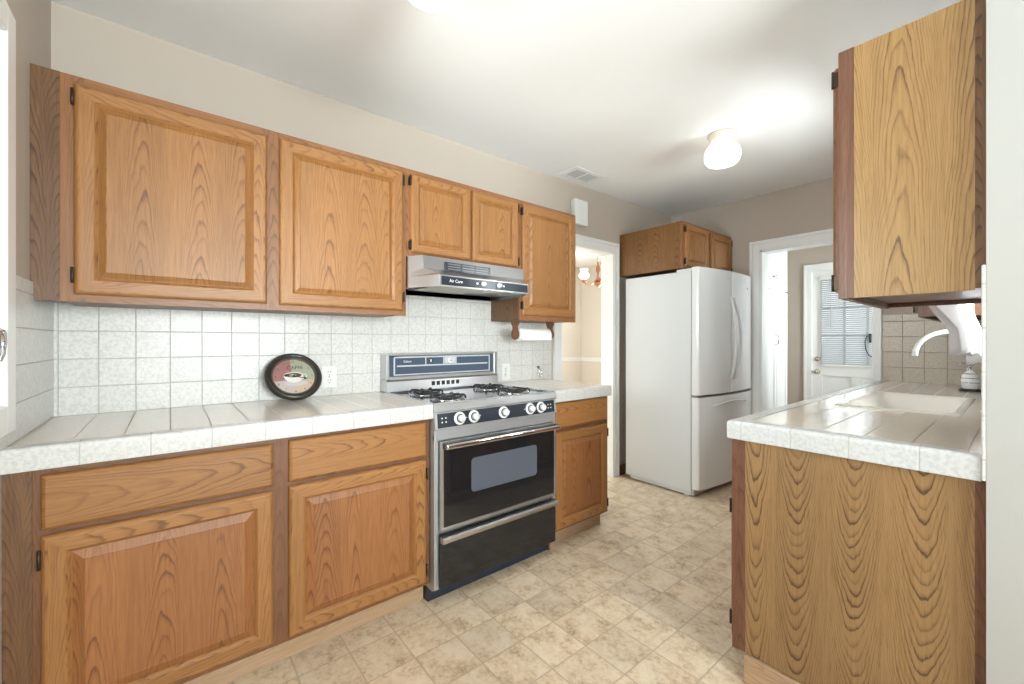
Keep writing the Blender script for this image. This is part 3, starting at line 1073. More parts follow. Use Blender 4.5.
base_cabinet('narrow oak base cabinet with one drawer and one door, right of the range', 2.034, 2.551,
             [(2.034, 2.075), (2.515, 2.551)],
             [(2.058, 2.530, 0.702, 0.848)],
             [(2.058, 2.530, 0.116, 0.677)],
             [('r', (0.17, 0.62))], None)

# tiled counters on the main wall


def counter(label, y0, y1, cat='counter', right_end=False):
    t = thing('tile_counter', label, cat, (0.32, (y0 + y1) / 2, ZC), 'white tile counters')
    xe = 0.588
    MB().box(0.0085, xe, y0, y1, ZC + 0.002, 0.920, bev=0.0015).build('counter_tiles', M['tile_top'], t)
    # bullnose edge tiles
    pr = [(xe + 0.0015, ZC), (0.6335, ZC), (0.6345, ZC + 0.004), (0.6345, 0.908)]
    for k in range(1, 7):
        a = k / 6 * PI / 2
        pr.append((0.6225 + 0.012 * math.cos(a), 0.9095 + 0.012 * math.sin(a)))
    pr += [(xe + 0.004, 0.9215), (xe + 0.0015, 0.920)]
    MB().prism([(x, y0 - 0.0005, z) for x, z in pr], (0, y1 - y0 + 0.001, 0)).build('edge_tiles', M['cap_y'], t)
    return t


counter('long white tile counter left of the range, with the round clock on it', 0.0010, 1.2645)
counter('short white tile counter between the range and the dining doorway', 2.034, 2.549)

# ------------------------------------------------------------------ gas range
RY0, RY1 = 1.2665, 2.0315
RC = (RY0 + RY1) / 2
rg = thing('gas_range', 'stainless steel gas range with black glass oven door between the base cabinets', 'stove', (0.33, RC, 0))
mb = MB()
mb.box(0.06, 0.620, RY0, RY1, 0.07, 0.895, bev=0.002)
mb.box(0.620, 0.640, RY0, RY0 + 0.022, 0.08, 0.78, bev=0.003)
mb.box(0.620, 0.640, RY1 - 0.022, RY1, 0.08, 0.78, bev=0.003)
mb.box(0.620, 0.642, RY0, RY1, 0.755, 0.803, bev=0.003)
mb.build('body', M['satin_steel'], rg)
mb = MB()
# cooktop pan with a rolled front lip
mb.prism([(0.075, RY0, 0.896), (0.643, RY0, 0.881), (0.650, RY0, 0.883), (0.6505, RY0, 0.889), (0.640, RY0, 0.920), (0.635, RY0, 0.925), (0.626, RY0, 0.925), (0.615, RY0, 0.916), (0.11, RY0, 0.916), (0.10, RY0, 0.925), (0.075, RY0, 0.925)], (0, RY1 - RY0, 0), bev=0)
mb.box(0.10, 0.63, RY0, RY0 + 0.016, 0.914, 0.925, bev=0.003)
mb.box(0.10, 0.63, RY1 - 0.016, RY1, 0.914, 0.925, bev=0.003)
ck = mb.build('cooktop', M['chrome'], rg)
MB().prism([(0.6515, RY0, 0.884), (0.6530, RY0, 0.886), (0.6530, RY0, 0.890), (0.6430, RY0, 0.9195), (0.6405, RY0, 0.9195)], (0, RY1 - RY0, 0)).build('front_lip', M['satin_steel'], ck, label='brushed steel front lip of the cooktop')
# control panel with its frame
mb = MB()
mb.prism([(0.621, RY0, 0.804), (0.648, RY0, 0.804), (0.648, RY0, 0.812), (0.640, RY0, 0.880), (0.621, RY0, 0.880)], (0, RY1 - RY0, 0))
cp = mb.build('control_panel', M['satin_steel'], rg)
mb = MB()
mb.prism([(0.6465, RY0 + 0.014, 0.812), (0.6505, RY0 + 0.014, 0.812), (0.6435, RY0 + 0.014, 0.876), (0.6395, RY0 + 0.014, 0.876)], (0, RY1 - RY0 - 0.028, 0), bev=0.001)
mb.build('panel_inlay', M['panel_black'], cp, label='black control panel face')
nrm = Vector((0.068, 0, 0.008)).normalized()
for ky in (1.3955, 1.475, 1.656, 1.8345, 1.9125):
    base = Vector((0.6470, ky, 0.8455))
    k = MB()
    k.lathe([(0.030, 0), (0.030, 0.004), (0.026, 0.006), (0.024, 0.007)], base, nrm, 28, mi=0)
    k.lathe([(0.021, 0.006), (0.020, 0.011), (0.019, 0.0115)], base, nrm, 24, mi=1)
    k.lathe([(0.017, 0.011), (0.0155, 0.030), (0.013, 0.032), (0, 0.032)], base, nrm, 24, mi=0)
    tip = base + nrm * 0.0315
    k.box(tip.x - 0.002, tip.x + 0.003, ky - 0.003, ky + 0.003, 0.833, 0.862, bev=0.001, mi=2)
    k.build('knob', [M['white_enamel'], M['black'], M['light_grey']], rg, label='white burner knob with grey pointer')
for ky in (1.3955, 1.475, 1.656, 1.8345, 1.9125):
    a = ky - 0.041 if ky == 1.8345 else ky + 0.036
    MB().box(0.6475, 0.6492, a, a + 0.004, 0.844, 0.848).build('knob_mark', M['print_light'], cp)
for y in (1.312, 1.978):
    mb = MB()
    for dy, dz in ((-0.010, 0.009), (0.010, 0.009), (-0.010, -0.009), (0.010, -0.009)):
        mb.lathe([(0.0035, 0), (0.0035, 0.0008)], (0.6478 - dz * 0.11, y + dy, 0.846 + dz), nrm, 10)
    mb.build('burner_diagram', M['print_light'], cp)
# oven door
OD0, OD1 = RY0 + 0.024, RY1 - 0.018
od = MB()
for r in ((OD0, OD0 + 0.012, 0.350, 0.752), (OD1 - 0.012, OD1, 0.350, 0.752), (OD0 + 0.012, OD1 - 0.012, 0.350, 0.364), (OD0 + 0.012, OD1 - 0.012, 0.741, 0.752)):
    od.box(0.6425, 0.664, *r, bev=0.002)
odo = od.build('oven_door', M['steel'], rg, label='stainless frame of the oven door')
MB().box(0.6425, 0.661, OD0 + 0.0115, OD1 - 0.0115, 0.3635, 0.7415).build('door_glass', M['black_glass'], odo, label='black glass of the oven door')
mb = MB()
wy0, wy1, wz0, wz1 = 1.452, 1.872, 0.490, 0.652
rad = 0.018
pts = []
for cy_, cz_, a0 in ((wy1 - rad, wz1 - rad, 0), (wy0 + rad, wz1 - rad, 90), (wy0 + rad, wz0 + rad, 180), (wy1 - rad, wz0 + rad, 270)):
    for k in range(5):
        a = math.radians(a0 + k * 22.5)
        pts.append((0.6608, cy_ + rad * math.cos(a), cz_ + rad * math.sin(a)))
mb.prism(pts, (0.0008, 0, 0))
mb.build('oven_window', M['window_tint'], odo, label='smoky grey oven window with rounded corners')
mb = MB()
mb.box(0.690, 0.708, OD0 + 0.002, OD1 - 0.002, 0.722, 0.748, bev=0.0085, seg=3)
for y in (OD0 + 0.006, OD1 - 0.018):
    mb.box(0.661, 0.692, y, y + 0.022, 0.720, 0.746, bev=0.003, mi=1)
mb.build('door_handle', [M['chrome'], M['black']], odo, label='bright steel bar handle of the oven')
# drawer
dw = MB().box(0.6425, 0.660, OD0 - 0.004, OD1 + 0.002, 0.090, 0.296, bev=0.003).build('broiler_drawer', M['black_glass'], rg, label='black lower drawer front')
mb = MB()
mb.prism([(0.6605, OD0 - 0.004, 0.298), (0.6605, OD0 - 0.004, 0.326), (0.680, OD0 - 0.004, 0.326), (0.688, OD0 - 0.004, 0.320), (0.688, OD0 - 0.004, 0.303), (0.680, OD0 - 0.004, 0.297)], (0, OD1 - OD0 + 0.002, 0), bev=0.0015)
mb.box(0.6425, 0.6605, OD0 - 0.002, OD1, 0.2965, 0.326, mi=1)
mb.build('drawer_handle', [M['steel'], M['black']], dw, label='steel strip handle of the lower drawer')
MB().box(0.30, 0.574, RY0 + 0.001, RY1 - 0.001, 0.0, 0.072, bev=0.004).build('toe_kick', M['kick_black'], rg)
# backguard
bgz0, bgz1 = 0.925, 1.134
mb = MB()
for r in ((RY0 + 0.004, RY0 + 0.022, 0.99, bgz1), (RY1 - 0.022, RY1 + 0.004, 0.99, bgz1)):
    mb.box(0.012, 0.092, *r, bev=0.003)
mb.box(0.012, 0.096, RY0 + 0.022, RY1 - 0.022, bgz1 - 0.010, bgz1, bev=0.002)
mb.box(0.012, 0.092, RY0 + 0.022, RY1 - 0.022, 0.985, 1.006, bev=0.002)
mb.prism([(0.012, RY0 + 0.002, 0.925), (0.108, RY0 + 0.002, 0.925), (0.102, RY0 + 0.002, 0.980), (0.094, RY0 + 0.002, 0.9895), (0.012, RY0 + 0.002, 0.9895)], (0, RY1 - RY0, 0))
mb.box(0.012, 0.060, RY0 + 0.022, RY1 - 0.022, 1.006, bgz1 - 0.010)
bg = mb.build('backguard', M['steel'], rg)
MB().box(0.060, 0.083, RY0 + 0.0225, RY1 - 0.0225, 1.0065, bgz1 - 0.0105).build('guard_glass', M['panel_blue'], bg, label='blue grey glass of the control backguard')
mb = MB()
f0, f1 = RY0 + 0.05, RY1 - 0.05
for r in ((f0, f0 + 0.008, 1.012, 1.118), (f1 - 0.008, f1, 1.012, 1.118), (f0, f1, 1.110, 1.118), (f0, f1, 1.012, 1.018), (f0 + 0.02, f1 - 0.02, 1.060, 1.068), (1.512, 1.518, 1.066, 1.111), (1.632, 1.638, 1.066, 1.111), (1.72, 1.726, 1.066, 1.111)):
    mb.box(0.083, 0.0845, *r)
mb.build('guard_trim', M['light_grey'], bg)
mb = MB()
mb.box(0.083, 0.0846, 1.640, 1.718, 1.070, 1.109, mi=0)
mb.lathe([(0.017, 0), (0.017, 0.003), (0.014, 0.0045), (0, 0.0045)], (0.0846, 1.680, 1.089), (1, 0, 0), 24, mi=1)
mb.cyl((0.088, 1.680, 1.089), (0.098, 1.680, 1.089), 0.0035, mi=2, seg=10)
mb.build('oven_timer', [M['light_grey'], M['white_enamel'], M['black']], bg, label='small round timer dial in the backguard')
mb = MB().lathe([(0.012, 0), (0.012, 0.008), (0, 0.008)], (0.083, 1.545, 1.089), (1, 0, 0), 20, mi=1)
mb.box(0.0905, 0.093, 1.541, 1.549, 1.083, 1.099, mi=0)
mb.build('timer_knob', [M['white_enamel'], M['black']], bg, label='small black knob in the backguard')
X0 = Matrix.Rotation(PI / 2, 4, 'Z') @ Matrix.Rotation(PI / 2, 4, 'X')
MB().text('Caloric', 0.017, Matrix.Translation((0.0835, 1.400, 1.089)) @ X0).build('brand_lettering', M['print_light'], bg)
mb = MB()
for k in range(6):
    y = 1.553 + k * 0.0335
    mb.box(0.1035, 0.1065, y - 0.011, y + 0.011, 0.945, 0.969)
mb.build('vent_hole', M['black'], bg, label='row of six black vent holes')
# burners and grates
for bx_, by_ in ((0.235, 1.440), (0.475, 1.435), (0.235, 1.860), (0.475, 1.865)):
    b = MB()
    b.lathe([(0.090, 0), (0.086, 0.004), (0.060, -0.002), (0.050, 0.0)], (bx_, by_, 0.9165), (0, 0, 1), 32)
    bo = b.build('drip_bowl', M['chrome'], rg)
    b = MB()
    b.lathe([(0.040, 0), (0.042, 0.006), (0.036, 0.010), (0.036, 0.016), (0.030, 0.019), (0, 0.020)], (bx_, by_, 0.916), (0, 0, 1), 24)
    b.build('burner', M['black'], bo)
    g = MB()
    ringp = [(bx_ + 0.072 * math.cos(a), by_ + 0.072 * math.sin(a), 0.929) for a in [2 * PI * k / 32 for k in range(32)]]
    g.tube(ringp, 0.0045, 8, closed=True)
    for k in range(4):
        a = k * PI / 2 + PI / 4
        cs, sn = math.cos(a), math.sin(a)
        g.tube([(bx_ + r * cs, by_ + r * sn, z) for r, z in ((0.090, 0.920), (0.089, 0.932), (0.082, 0.938), (0.055, 0.938), (0.028, 0.934))], 0.005, 8, rs=[0.005, 0.0055, 0.0055, 0.005, 0.004])
        a += PI / 4
        cs, sn = math.cos(a), math.sin(a)
        g.tube([(bx_ + r * cs, by_ + r * sn, z) for r, z in ((0.072, 0.929), (0.060, 0.936), (0.040, 0.936))], 0.004, 8)
    g.build('grate', M['iron'], rg, label='black cast iron burner grate')

# ------------------------------------------------------------------ range hood
hy0, hy1 = 1.285, 2.044
hd = thing('range_hood', 'stainless steel range hood with two knobs under the short cabinet', 'range hood', (0.25, RC, 1.478))


def hood_ring(xf, ins, z, sh=0.0):
    return [(0.0095, hy0 + sh, z), (0.0095, hy1 - sh, z), (0.333, hy1 - sh, z), (xf, hy1 - ins, z), (xf, hy0 + ins, z), (0.333, hy0 + sh, z)]


mb = MB()
t1 = 0.006
# outer skin down to the rim, then the underside recess
mb.loft([hood_ring(0.404, 0.045, 1.6385), hood_ring(0.410, 0.048, 1.575), hood_ring(0.470, 0.080, 1.545), hood_ring(0.500, 0.090, 1.534), hood_ring(0.500, 0.090, 1.478),
         hood_ring(0.492, 0.096, 1.478, 0.008), hood_ring(0.492, 0.096, 1.505, 0.008)])
ho = mb.build('canopy', M['steel'], hd)
mb = MB()
mb.prism([(0.5005, hy0 + 0.098, 1.484), (0.5035, hy0 + 0.098, 1.484), (0.5035, hy0 + 0.098, 1.528), (0.5005, hy0 + 0.098, 1.528)], (0, hy1 - hy0 - 0.196, 0))
cp = mb.build('control_panel', M['panel_black'], hd, label='black control strip across the front of the hood')
for ky in (1.633, 1.737):
    k = MB().lathe([(0.013, 0), (0.013, 0.004), (0.010, 0.006), (0.0095, 0.018), (0.006, 0.020), (0, 0.020)], (0.5035, ky, 1.508), (1, 0, 0), 20)
    k.build('knob', M['white_enamel'], cp, label='small white hood knob')
mb = MB()
mb.text('Air Care', 0.022, Matrix.Translation((0.5037, 1.465, 1.507)) @ X0)
mb.build('brand_lettering', M['print_light'], cp)
for a, b_ in ((1.590, 1.600), (1.768, 1.774)):
    MB().box(0.5035, 0.5039, a, b_, 1.503, 1.512).build('knob_mark', M['print_light'], cp)
mb = MB()
mb.box(0.4060, 0.4180, 1.452, 1.742, 1.570, 1.618, bev=0.002)
gr = mb.build('vent_grille', M['panel_black'], hd, label='black slotted vent grille on the hood')
mb = MB()
for k in range(3):
    for j in range(3):
        a = 1.468 + k * 0.088
        mb.box(0.4182, 0.4195, a, a + 0.076, 1.580 + j * 0.013, 1.584 + j * 0.013)
mb.build('grille_slat', M['grey'], gr)
mb = MB()
mb.box(0.12, 0.44, 1.42, 1.74, 1.494, 1.5045, bev=0.002, mi=0)
mb.build('grease_filter', M['filter'], hd)
MB().box(0.30, 0.44, 1.77, 1.90, 1.492, 1.5045, bev=0.004).build('light_lens', M['white_plastic'], hd)

# ------------------------------------------------------------------ paper towel holder
ph = thing('paper_towel_holder', 'wooden paper towel holder screwed under the wall cabinet beside the doorway', 'paper towel holder', (0.21, 2.25, 1.344))
for y in (2.090, 2.408):
    pts = []
    for dx, dz in ((-0.036, 0.0), (0.036, 0.0), (0.034, -0.018), (0.022, -0.032), (0.020, -0.050), (0.030, -0.070), (0.034, -0.090), (0.024, -0.112), (0.0, -0.122), (-0.024, -0.112), (-0.034, -0.090), (-0.030, -0.070), (-0.020, -0.050), (-0.022, -0.032), (-0.034, -0.018)):
        pts.append((0.205 + dx, y, 1.3365 + dz))
    MB().prism(pts, (0, 0.018, 0), bev=0.002).build('bracket', M['base_frame'], ph)
MB().cyl((0.205, 2.108, 1.250), (0.205, 2.408, 1.250), 0.012).build('rod', M['base_frame'], ph)
pr_ = thing('paper_towel_roll', 'white paper towel roll held on the wooden holder under the cabinet', 'paper towel', (0.205, 2.255, 1.222))
mb = MB()
mb.lathe([(0.0135, 0), (0.043, 0), (0.0435, 0.002), (0.0435, 0.270), (0.043, 0.272), (0.0135, 0.272), (0.0135, 0)], (0.205, 2.119, 1.250), (0, 1, 0), 36)
mb.prism([(0.2481, 2.120, 1.250), (0.2485, 2.120, 1.213), (0.2495, 2.120, 1.213), (0.2491, 2.120, 1.250)], (0, 0.27, 0))
mb.build('sheets', M['paper'], pr_)

# ------------------------------------------------------------------ clock leaning on the tiled wall
R_ = 0.1255
tilt = math.radians(31)
cl = thing('wall_clock', 'round cafe clock with dark rim leaning against the tiled wall on the long counter', 'clock', (0.075, 0.817, 0.9215))
# local frame: x right along the wall (+y world), y up the dial, z out of the dial
CX = Matrix.Translation((0.138, 0.812, 0.9225)) @ Matrix(((0, -math.sin(tilt), math.cos(tilt), 0), (1, 0, 0, 0), (0, math.cos(tilt), math.sin(tilt), 0), (0, 0, 0, 1))) @ Matrix.Translation((0, R_, 0.0))
mb = MB(CX)
mb.lathe([(0.090, 0.002), (R_ - 0.004, 0.0), (R_, 0.006), (R_, 0.014), (R_ - 0.006, 0.024), (R_ - 0.014, 0.028), (R_ - 0.022, 0.024), (0.0995, 0.018), (0.097, 0.016), (0.090, 0.002)], seg=56)
cr = mb.build('clock_rim', M['clock_frame'], cl)
mb = MB(CX)
mb.lathe([(0.092, 0.010), (0.0995, 0.018), (0.096, 0.0195), (0.0915, 0.015), (0.092, 0.010)], seg=56)
mb.build('inner_ring', M['clock_ring'], cr, label='bronze inner ring of the rim')
mb = MB(CX)
t = bmesh.new()
t.faces.new([t.verts.new((0.0935 * math.cos(a), 0.0935 * math.sin(a), 0.0105)) for a in [2 * PI * k / 48 for k in range(48)]])
mb.absorb(t, (0, 1, 0), 0, False, (0, 0))
t = bmesh.new()
t.faces.new([t.verts.new((0.0935 * math.cos(a), 0.0935 * math.sin(a), 0.003)) for a in [2 * PI * k / 48 for k in range(48)]])
mb.absorb(t, (0, 1, 0), 0, False, (0, 0))
dl = mb.build('clock_dial', M['dial'], cl, label='printed dial in red, green, pink and peach with a coffee cup')


def disc(mb, cx_, cy_, rx, ry, z, mi, a0=0.0, a1=360.0, n=28):
    pts = [(cx_ + rx * math.cos(math.radians(a0 + (a1 - a0) * k / n)), cy_ + ry * math.sin(math.radians(a0 + (a1 - a0) * k / n)), z) for k in range(n + (0 if a1 - a0 >= 360 else 1))]
    mb.prism(pts, (0, 0, 0.0003), mi=mi)


mb = MB(CX)
disc(mb, 0.004, -0.036, 0.050, 0.016, 0.0106, 1)
disc(mb, -0.002, 0.006, 0.043, 0.040, 0.0110, 0, 180, 360)
disc(mb, -0.002, 0.006, 0.043, 0.017, 0.0112, 0)
disc(mb, -0.002, 0.006, 0.036, 0.012, 0.0116, 2)
disc(mb, -0.008, 0.004, 0.018, 0.0055, 0.0120, 0)
mb.tube([(0.036, 0.008, 0.0116), (0.050, 0.009, 0.0116), (0.056, 0.000, 0.0116), (0.050, -0.012, 0.0116), (0.036, -0.014, 0.0116)], 0.0025, 6, mi=0)
mb.build('cup_print', [M['cup_white'], M['saucer'], M['coffee']], dl)
mb = MB(CX)
mb.text('CAFFE', 0.026, Matrix.Translation((0.008, 0.046, 0.0108)))
mb.build('dial_lettering', M['print_dark'], dl)
for k in range(1, 13):
    a = PI / 2 - k * PI / 6
    MB(CX).text(str(k), 0.015, Matrix.Translation((0.080 * math.cos(a), 0.080 * math.sin(a), 0.0108))).build('numeral', M['print_dark'], dl)
for ang, ln, w, nm in ((-16, 0.060, 0.0034, 'minute_hand'), (172, 0.046, 0.0046, 'hour_hand')):
    mb = MB(CX @ Matrix.Rotation(math.radians(ang), 4, 'Z'))
    z = 0.0135
    mb.prism([(-0.008, -w * 0.5, z), (ln * 0.72, -w * 0.5, z), (ln * 0.74, -w * 1.9, z), (ln, 0, z), (ln * 0.74, w * 1.9, z), (ln * 0.72, w * 0.5, z), (-0.008, w * 0.5, z)], (0, 0, 0.0008))
    if nm == 'minute_hand':
        mb.lathe([(0.006, 0), (0.006, 0.002), (0, 0.003)], (0, 0, 0.0135), (0, 0, 1), 16)
    mb.build(nm, M['black'], cl)

# ------------------------------------------------------------------ outlets and small wall things


def outlet(label, y0, y1, z0, z1, kind):
    t = thing('wall_outlet', label, 'outlet', (0.0085, (y0 + y1) / 2, z0), 'cover plates on the tiled wall')
    MB().box(0.0085, 0.0135, y0, y1, z0, z1, bev=0.002).build('cover_plate', M['white_plastic'], t)
    yc, zc = (y0 + y1) / 2, (z0 + z1) / 2
    for s in (-1, 1):
        mb = MB()
        mb.lathe([(0.017, 0), (0.017, 0.0015), (0.016, 0.002), (0, 0.002)], (0.0135, yc, zc + s * 0.021), (1, 0, 0), 24, mi=0)
        for dy in (-0.0065, 0.0065):
            mb.box(0.0155, 0.0158, yc + dy - 0.0012, yc + dy + 0.0012, zc + s * 0.021 - 0.001, zc + s * 0.021 + 0.008, mi=1)
        mb.lathe([(0.0025, 0), (0.0025, 0.0003)], (0.0155, yc, zc + s * 0.021 - 0.008), (1, 0, 0), 10, mi=1)
        mb.build('socket', [M['white_plastic'], M['print_dark']], t)
    MB().lathe([(0.003, 0), (0.003, 0.001), (0, 0.0012)], (0.0135, yc, zc), (1, 0, 0), 10).build('screw', M['brass'], t)
    return t


outlet('white electrical outlet on the tile right beside the round clock', 0.956, 1.031, 0.964, 1.075, 0)
outlet('white electrical outlet on the tile between the range and the dining doorway', 2.135, 2.21, 0.935, 1.048, 0)

mb = MB()
mb.box(0.0085, 0.014, 2.470, 2.492, 0.998, 1.022, bev=0.002)
mb.tube([(0.012, 2.481, 1.015), (0.030, 2.481, 1.018), (0.036, 2.474, 1.000), (0.036, 2.468, 0.965), (0.036, 2.476, 0.935), (0.036, 2.488, 0.935), (0.036, 2.494, 0.965), (0.036, 2.487, 1.000)], 0.0035, 8)
tag(mb.build('wall_hook', M['chrome']), 'small chrome loop hook on the tile under the paper towels', 'hook')

ch = thing('door_chime', 'white door chime box high on the wall above the dining doorway', 'door chime', (0.03, 2.925, 2.145))
MB().box(0.001, 0.012, 2.850, 3.000, 2.150, 2.345, bev=0.002).build('back_plate', M['white_plastic'], ch)
mb = MB()
mb.box(0.012, 0.050, 2.846, 3.003, 2.146, 2.349, bev=0.006)
mb.box(0.050, 0.0535, 2.855, 2.912, 2.152, 2.343, bev=0.0015)
mb.box(0.050, 0.0535, 2.936, 2.994, 2.152, 2.343, bev=0.0015)
mb.build('cover', M['white_plastic'], ch)

vt = thing('ceiling_vent', 'white ceiling air vent with two grey slotted banks near the chime', 'vent', (0.155, 2.81, H))
mb = MB()
vx0, vx1, vy0, vy1 = 0.06, 0.25, 2.65, 2.97
ix0, ix1, iy0, iy1 = 0.095, 0.215, 2.69, 2.93
ym = (iy0 + iy1) / 2
for r in ((vx0, ix0, vy0, vy1), (ix1, vx1, vy0, vy1), (ix0, ix1, vy0, iy0), (ix0, ix1, iy1, vy1), (ix0, ix1, ym - 0.008, ym + 0.008)):
    mb.box(r[0], r[1], r[2], r[3], H - 0.008, H - 0.0005, bev=0.002)
mb.build('vent_frame', M['trim'], vt)
MB().box(ix0, ix1, iy0, iy1, H - 0.0025, H - 0.0006).build('vent_duct', M['vent'], vt)
mb = MB()
for (a, b_) in ((iy0, ym - 0.008), (ym + 0.008, iy1)):
    for k in range(7):
        y = a + 0.008 + k * (b_ - a - 0.016) / 6
        mb.prism([(ix0, y + 0.004, H - 0.008), (ix0, y + 0.005, H - 0.008), (ix0, y - 0.003, H - 0.003), (ix0, y - 0.004, H - 0.003)], (ix1 - ix0, 0, 0))
mb.build('louver', M['light_grey'], vt)


def ceiling_lamp(label, x, y):
    t = thing('ceiling_light', label, 'ceiling light', (x, y, H), 'glass jar ceiling lights')
    MB().lathe([(0.082, 0.0), (0.084, -0.012), (0.074, -0.020), (0.070, -0.044), (0.066, -0.046)], (x, y, H - 0.0005), (0, 0, 1), 40).build('fitter', M['cream'], t)
    pr = [(0.062, -0.036), (0.064, -0.052), (0.078, -0.070), (0.094, -0.090), (0.102, -0.114), (0.103, -0.140), (0.098, -0.162), (0.085, -0.180), (0.070, -0.186), (0.060, -0.183), (0.046, -0.188), (0.028, -0.185), (0, -0.188)]
    MB().lathe(pr, (x, y, H), (0, 0, 1), 48).build('glass_shade', M['lamp_glass'], t, label='lit white glass shade')
    return t


ceiling_lamp('lit white glass ceiling light nearer the refrigerator', 1.13, 3.0)
ceiling_lamp('lit white glass ceiling light cut by the top edge of the photo', 1.135, 0.985)

# ------------------------------------------------------------------ refrigerator
FY0, FY1 = 3.462, 4.350
fr = thing('refrigerator', 'white french door refrigerator with bottom freezer in the corner', 'refrigerator', (0.42, 3.88, 0))
mb = MB()
mb.box(0.086, 0.685, FY0, FY1, 0.035, 1.752, bev=0.006)
mb.box(0.13, 0.68, FY0 + 0.01, FY1 - 0.01, 0.012, 0.035)
mb.build('case', M['fridge_side'], fr)
for y in (FY0 + 0.05, FY1 - 0.05):
    MB().box(0.56, 0.70, y - 0.04, y + 0.04, 1.752, 1.772, bev=0.005).build('hinge_cover', M['fridge_side'], fr)
mb = MB()
mb.box(0.66, 0.705, FY0 + 0.012, FY1 - 0.012, 0.012, 0.060, bev=0.005)
for y in (FY0 + 0.03, FY1 - 0.03):
    mb.cyl((0.64, y, 0.0), (0.64, y, 0.014), 0.022)
mb.build('base_grille', M['light_grey'], fr)


def bow(y):
    """front of the doors bows out across the whole width of the refrigerator"""
    t = (y - FY0) / (FY1 - FY0) * 2 - 1
    e = min(y - FY0, FY1 - y)
    rnd = 0.012 * max(0, 1 - e / 0.012) ** 2
    return 0.750 + 0.030 * (t + 1) * 0.5 + 0.038 * (1 - t * t) - rnd


def bowed(y0, y1, z0, z1, back=0.692, n=14, rnd=0.006):
    mb = MB()
    rings = []
    ys = [y0] + [y0 + rnd * k for k in (0.4, 1.0)] + [y0 + rnd + (y1 - y0 - 2 * rnd) * k / n for k in range(1, n)] + [y1 - rnd * k for k in (1.0, 0.4)] + [y1]
    for i, y in enumerate(ys):
        e = min(y - y0, y1 - y)
        dx = rnd * (1 - min(1, e / rnd)) ** 2
        xf = bow(y) - dx
        rings.append([(back, y, z0), (xf - 0.006, y, z0), (xf - 0.0015, y, z0 + 0.002), (xf, y, z0 + 0.007), (xf, y, z1 - 0.007), (xf - 0.0015, y, z1 - 0.002), (xf - 0.006, y, z1), (back, y, z1)])
    mb.loft(rings, smooth=False)
    for f in mb.bm.faces:
        f.smooth = len(f.verts) == 4 and abs(f.normal.x) > 0.5
    return mb


mid = 3.896
DZ0, DZ1 = 0.790, 1.776


def handle_pts(y, s):
    pts = []
    for k in range(13):
        a = k / 12
        z = 0.90 + a * 0.66
        out = math.sin(a * PI) ** 0.7
        pts.append((bow(y) + 0.004 + 0.052 * out, y - s * 0.018 * (1 - math.sin(a * PI)), z))
    return pts


for nm, a, b_, hy, s in (('left', FY0, mid - 0.003, mid - 0.040, 1), ('right', mid + 0.003, FY1, mid + 0.040, -1)):
    d = bowed(a, b_, DZ0, DZ1).build('door', M['white_enamel'], fr)
    MB().tube(handle_pts(hy, -s), 0.011, 12, rs=[0.013] + [0.0115] * 11 + [0.013]).build('door_handle', M['white_enamel'], d)
    if nm == 'right':
        yb = 4.225
        MB().lathe([(0.010, 0), (0.010, 0.002), (0.008, 0.003), (0, 0.003)], (bow(yb) - 0.0005, yb, 1.66), (1, 0, 0), 20).build('badge', M['grey'], d, label='tiny round grey badge')
dz = bowed(FY0, FY1, 0.066, 0.772).build('freezer_drawer', M['white_enamel'], fr)
mb = MB()
rr = []
for k in range(17):
    y = FY0 + 0.17 + (FY1 - FY0 - 0.34) * k / 16
    lift = 0.022 * math.sin(k / 16 * PI)
    x = bow(y)
    o = 0.020 * min(1, 4 * math.sin(k / 16 * PI))
    rr.append([(x - 0.002, y, 0.690 + lift), (x - 0.002, y, 0.712 + lift), (x + o * 0.6, y, 0.710 + lift), (x + o, y, 0.702 + lift), (x + o * 0.7, y, 0.693 + lift)])
mb.loft(rr, smooth=True)
mb.build('drawer_handle', M['white_enamel'], dz)
mb = MB()
mb.box(0.687, 0.730, FY0 + 0.004, FY0 + 0.05, 0.7735, 0.7885, bev=0.002)
mb.box(0.686, 0.691, FY0 + 0.01, FY1 - 0.01, 0.774, 0.788)
mb.build('center_hinge', M['grey'], fr, label='grey hinge in the gap above the freezer drawer')

# ------------------------------------------------------------------ sink run on the right wall
XS = 1.647
YE = 1.924
FS = Face('nx', XS)
sb = thing('base_cabinet', 'oak sink base cabinet at the right with a large veneered end panel', 'cabinet', (1.95, 3.1, 0), 'oak base cabinets under the tile counters')
MB().box(1.692, 2.238, YE, YE + 0.012, 0.104, ZC - 0.001, GV).build('end_panel', M['panel_oak'], sb, label='large grained oak veneer end panel')
MB().box(2.238, W - 0.001, YE - 0.001, YE + 0.012, 0.0, ZC - 0.001, GV).build('scribe_strip', M['red_oak'], sb, label='dark red oak strip against the wall')
mb = MB()
mb.box(XS + 0.019, W - 0.010, FY - 0.024, FY - 0.010, 0.1, ZC - 0.001, GV)
mb.box(XS + 0.019, W - 0.010, YE + 0.012, FY - 0.024, 0.1, 0.114, GU)
mb.box(W - 0.022, W - 0.010, YE + 0.012, FY - 0.024, 0.114, ZC - 0.001, GV)
mb.box(XS + 0.019, 1.692, YE, YE + 0.012, 0.104, ZC - 0.001, GV)
mb.build('carcass', M['red_oak'], sb)
yy = [YE, 1.975, 2.52, 2.60, 3.40, 3.48, 4.28, FY - 0.010]
st = [(yy[0], yy[1]), (yy[2], yy[3]), (yy[4], yy[5]), (yy[6], yy[7])]
face_frame(FS, YE, FY - 0.01, 0.1, ZC - 0.0005, st, [(0.1, 0.135), (0.65, 0.70), (ZC - 0.035, ZC - 0.0005)]).build('face_frame', M['red_oak'], sb)
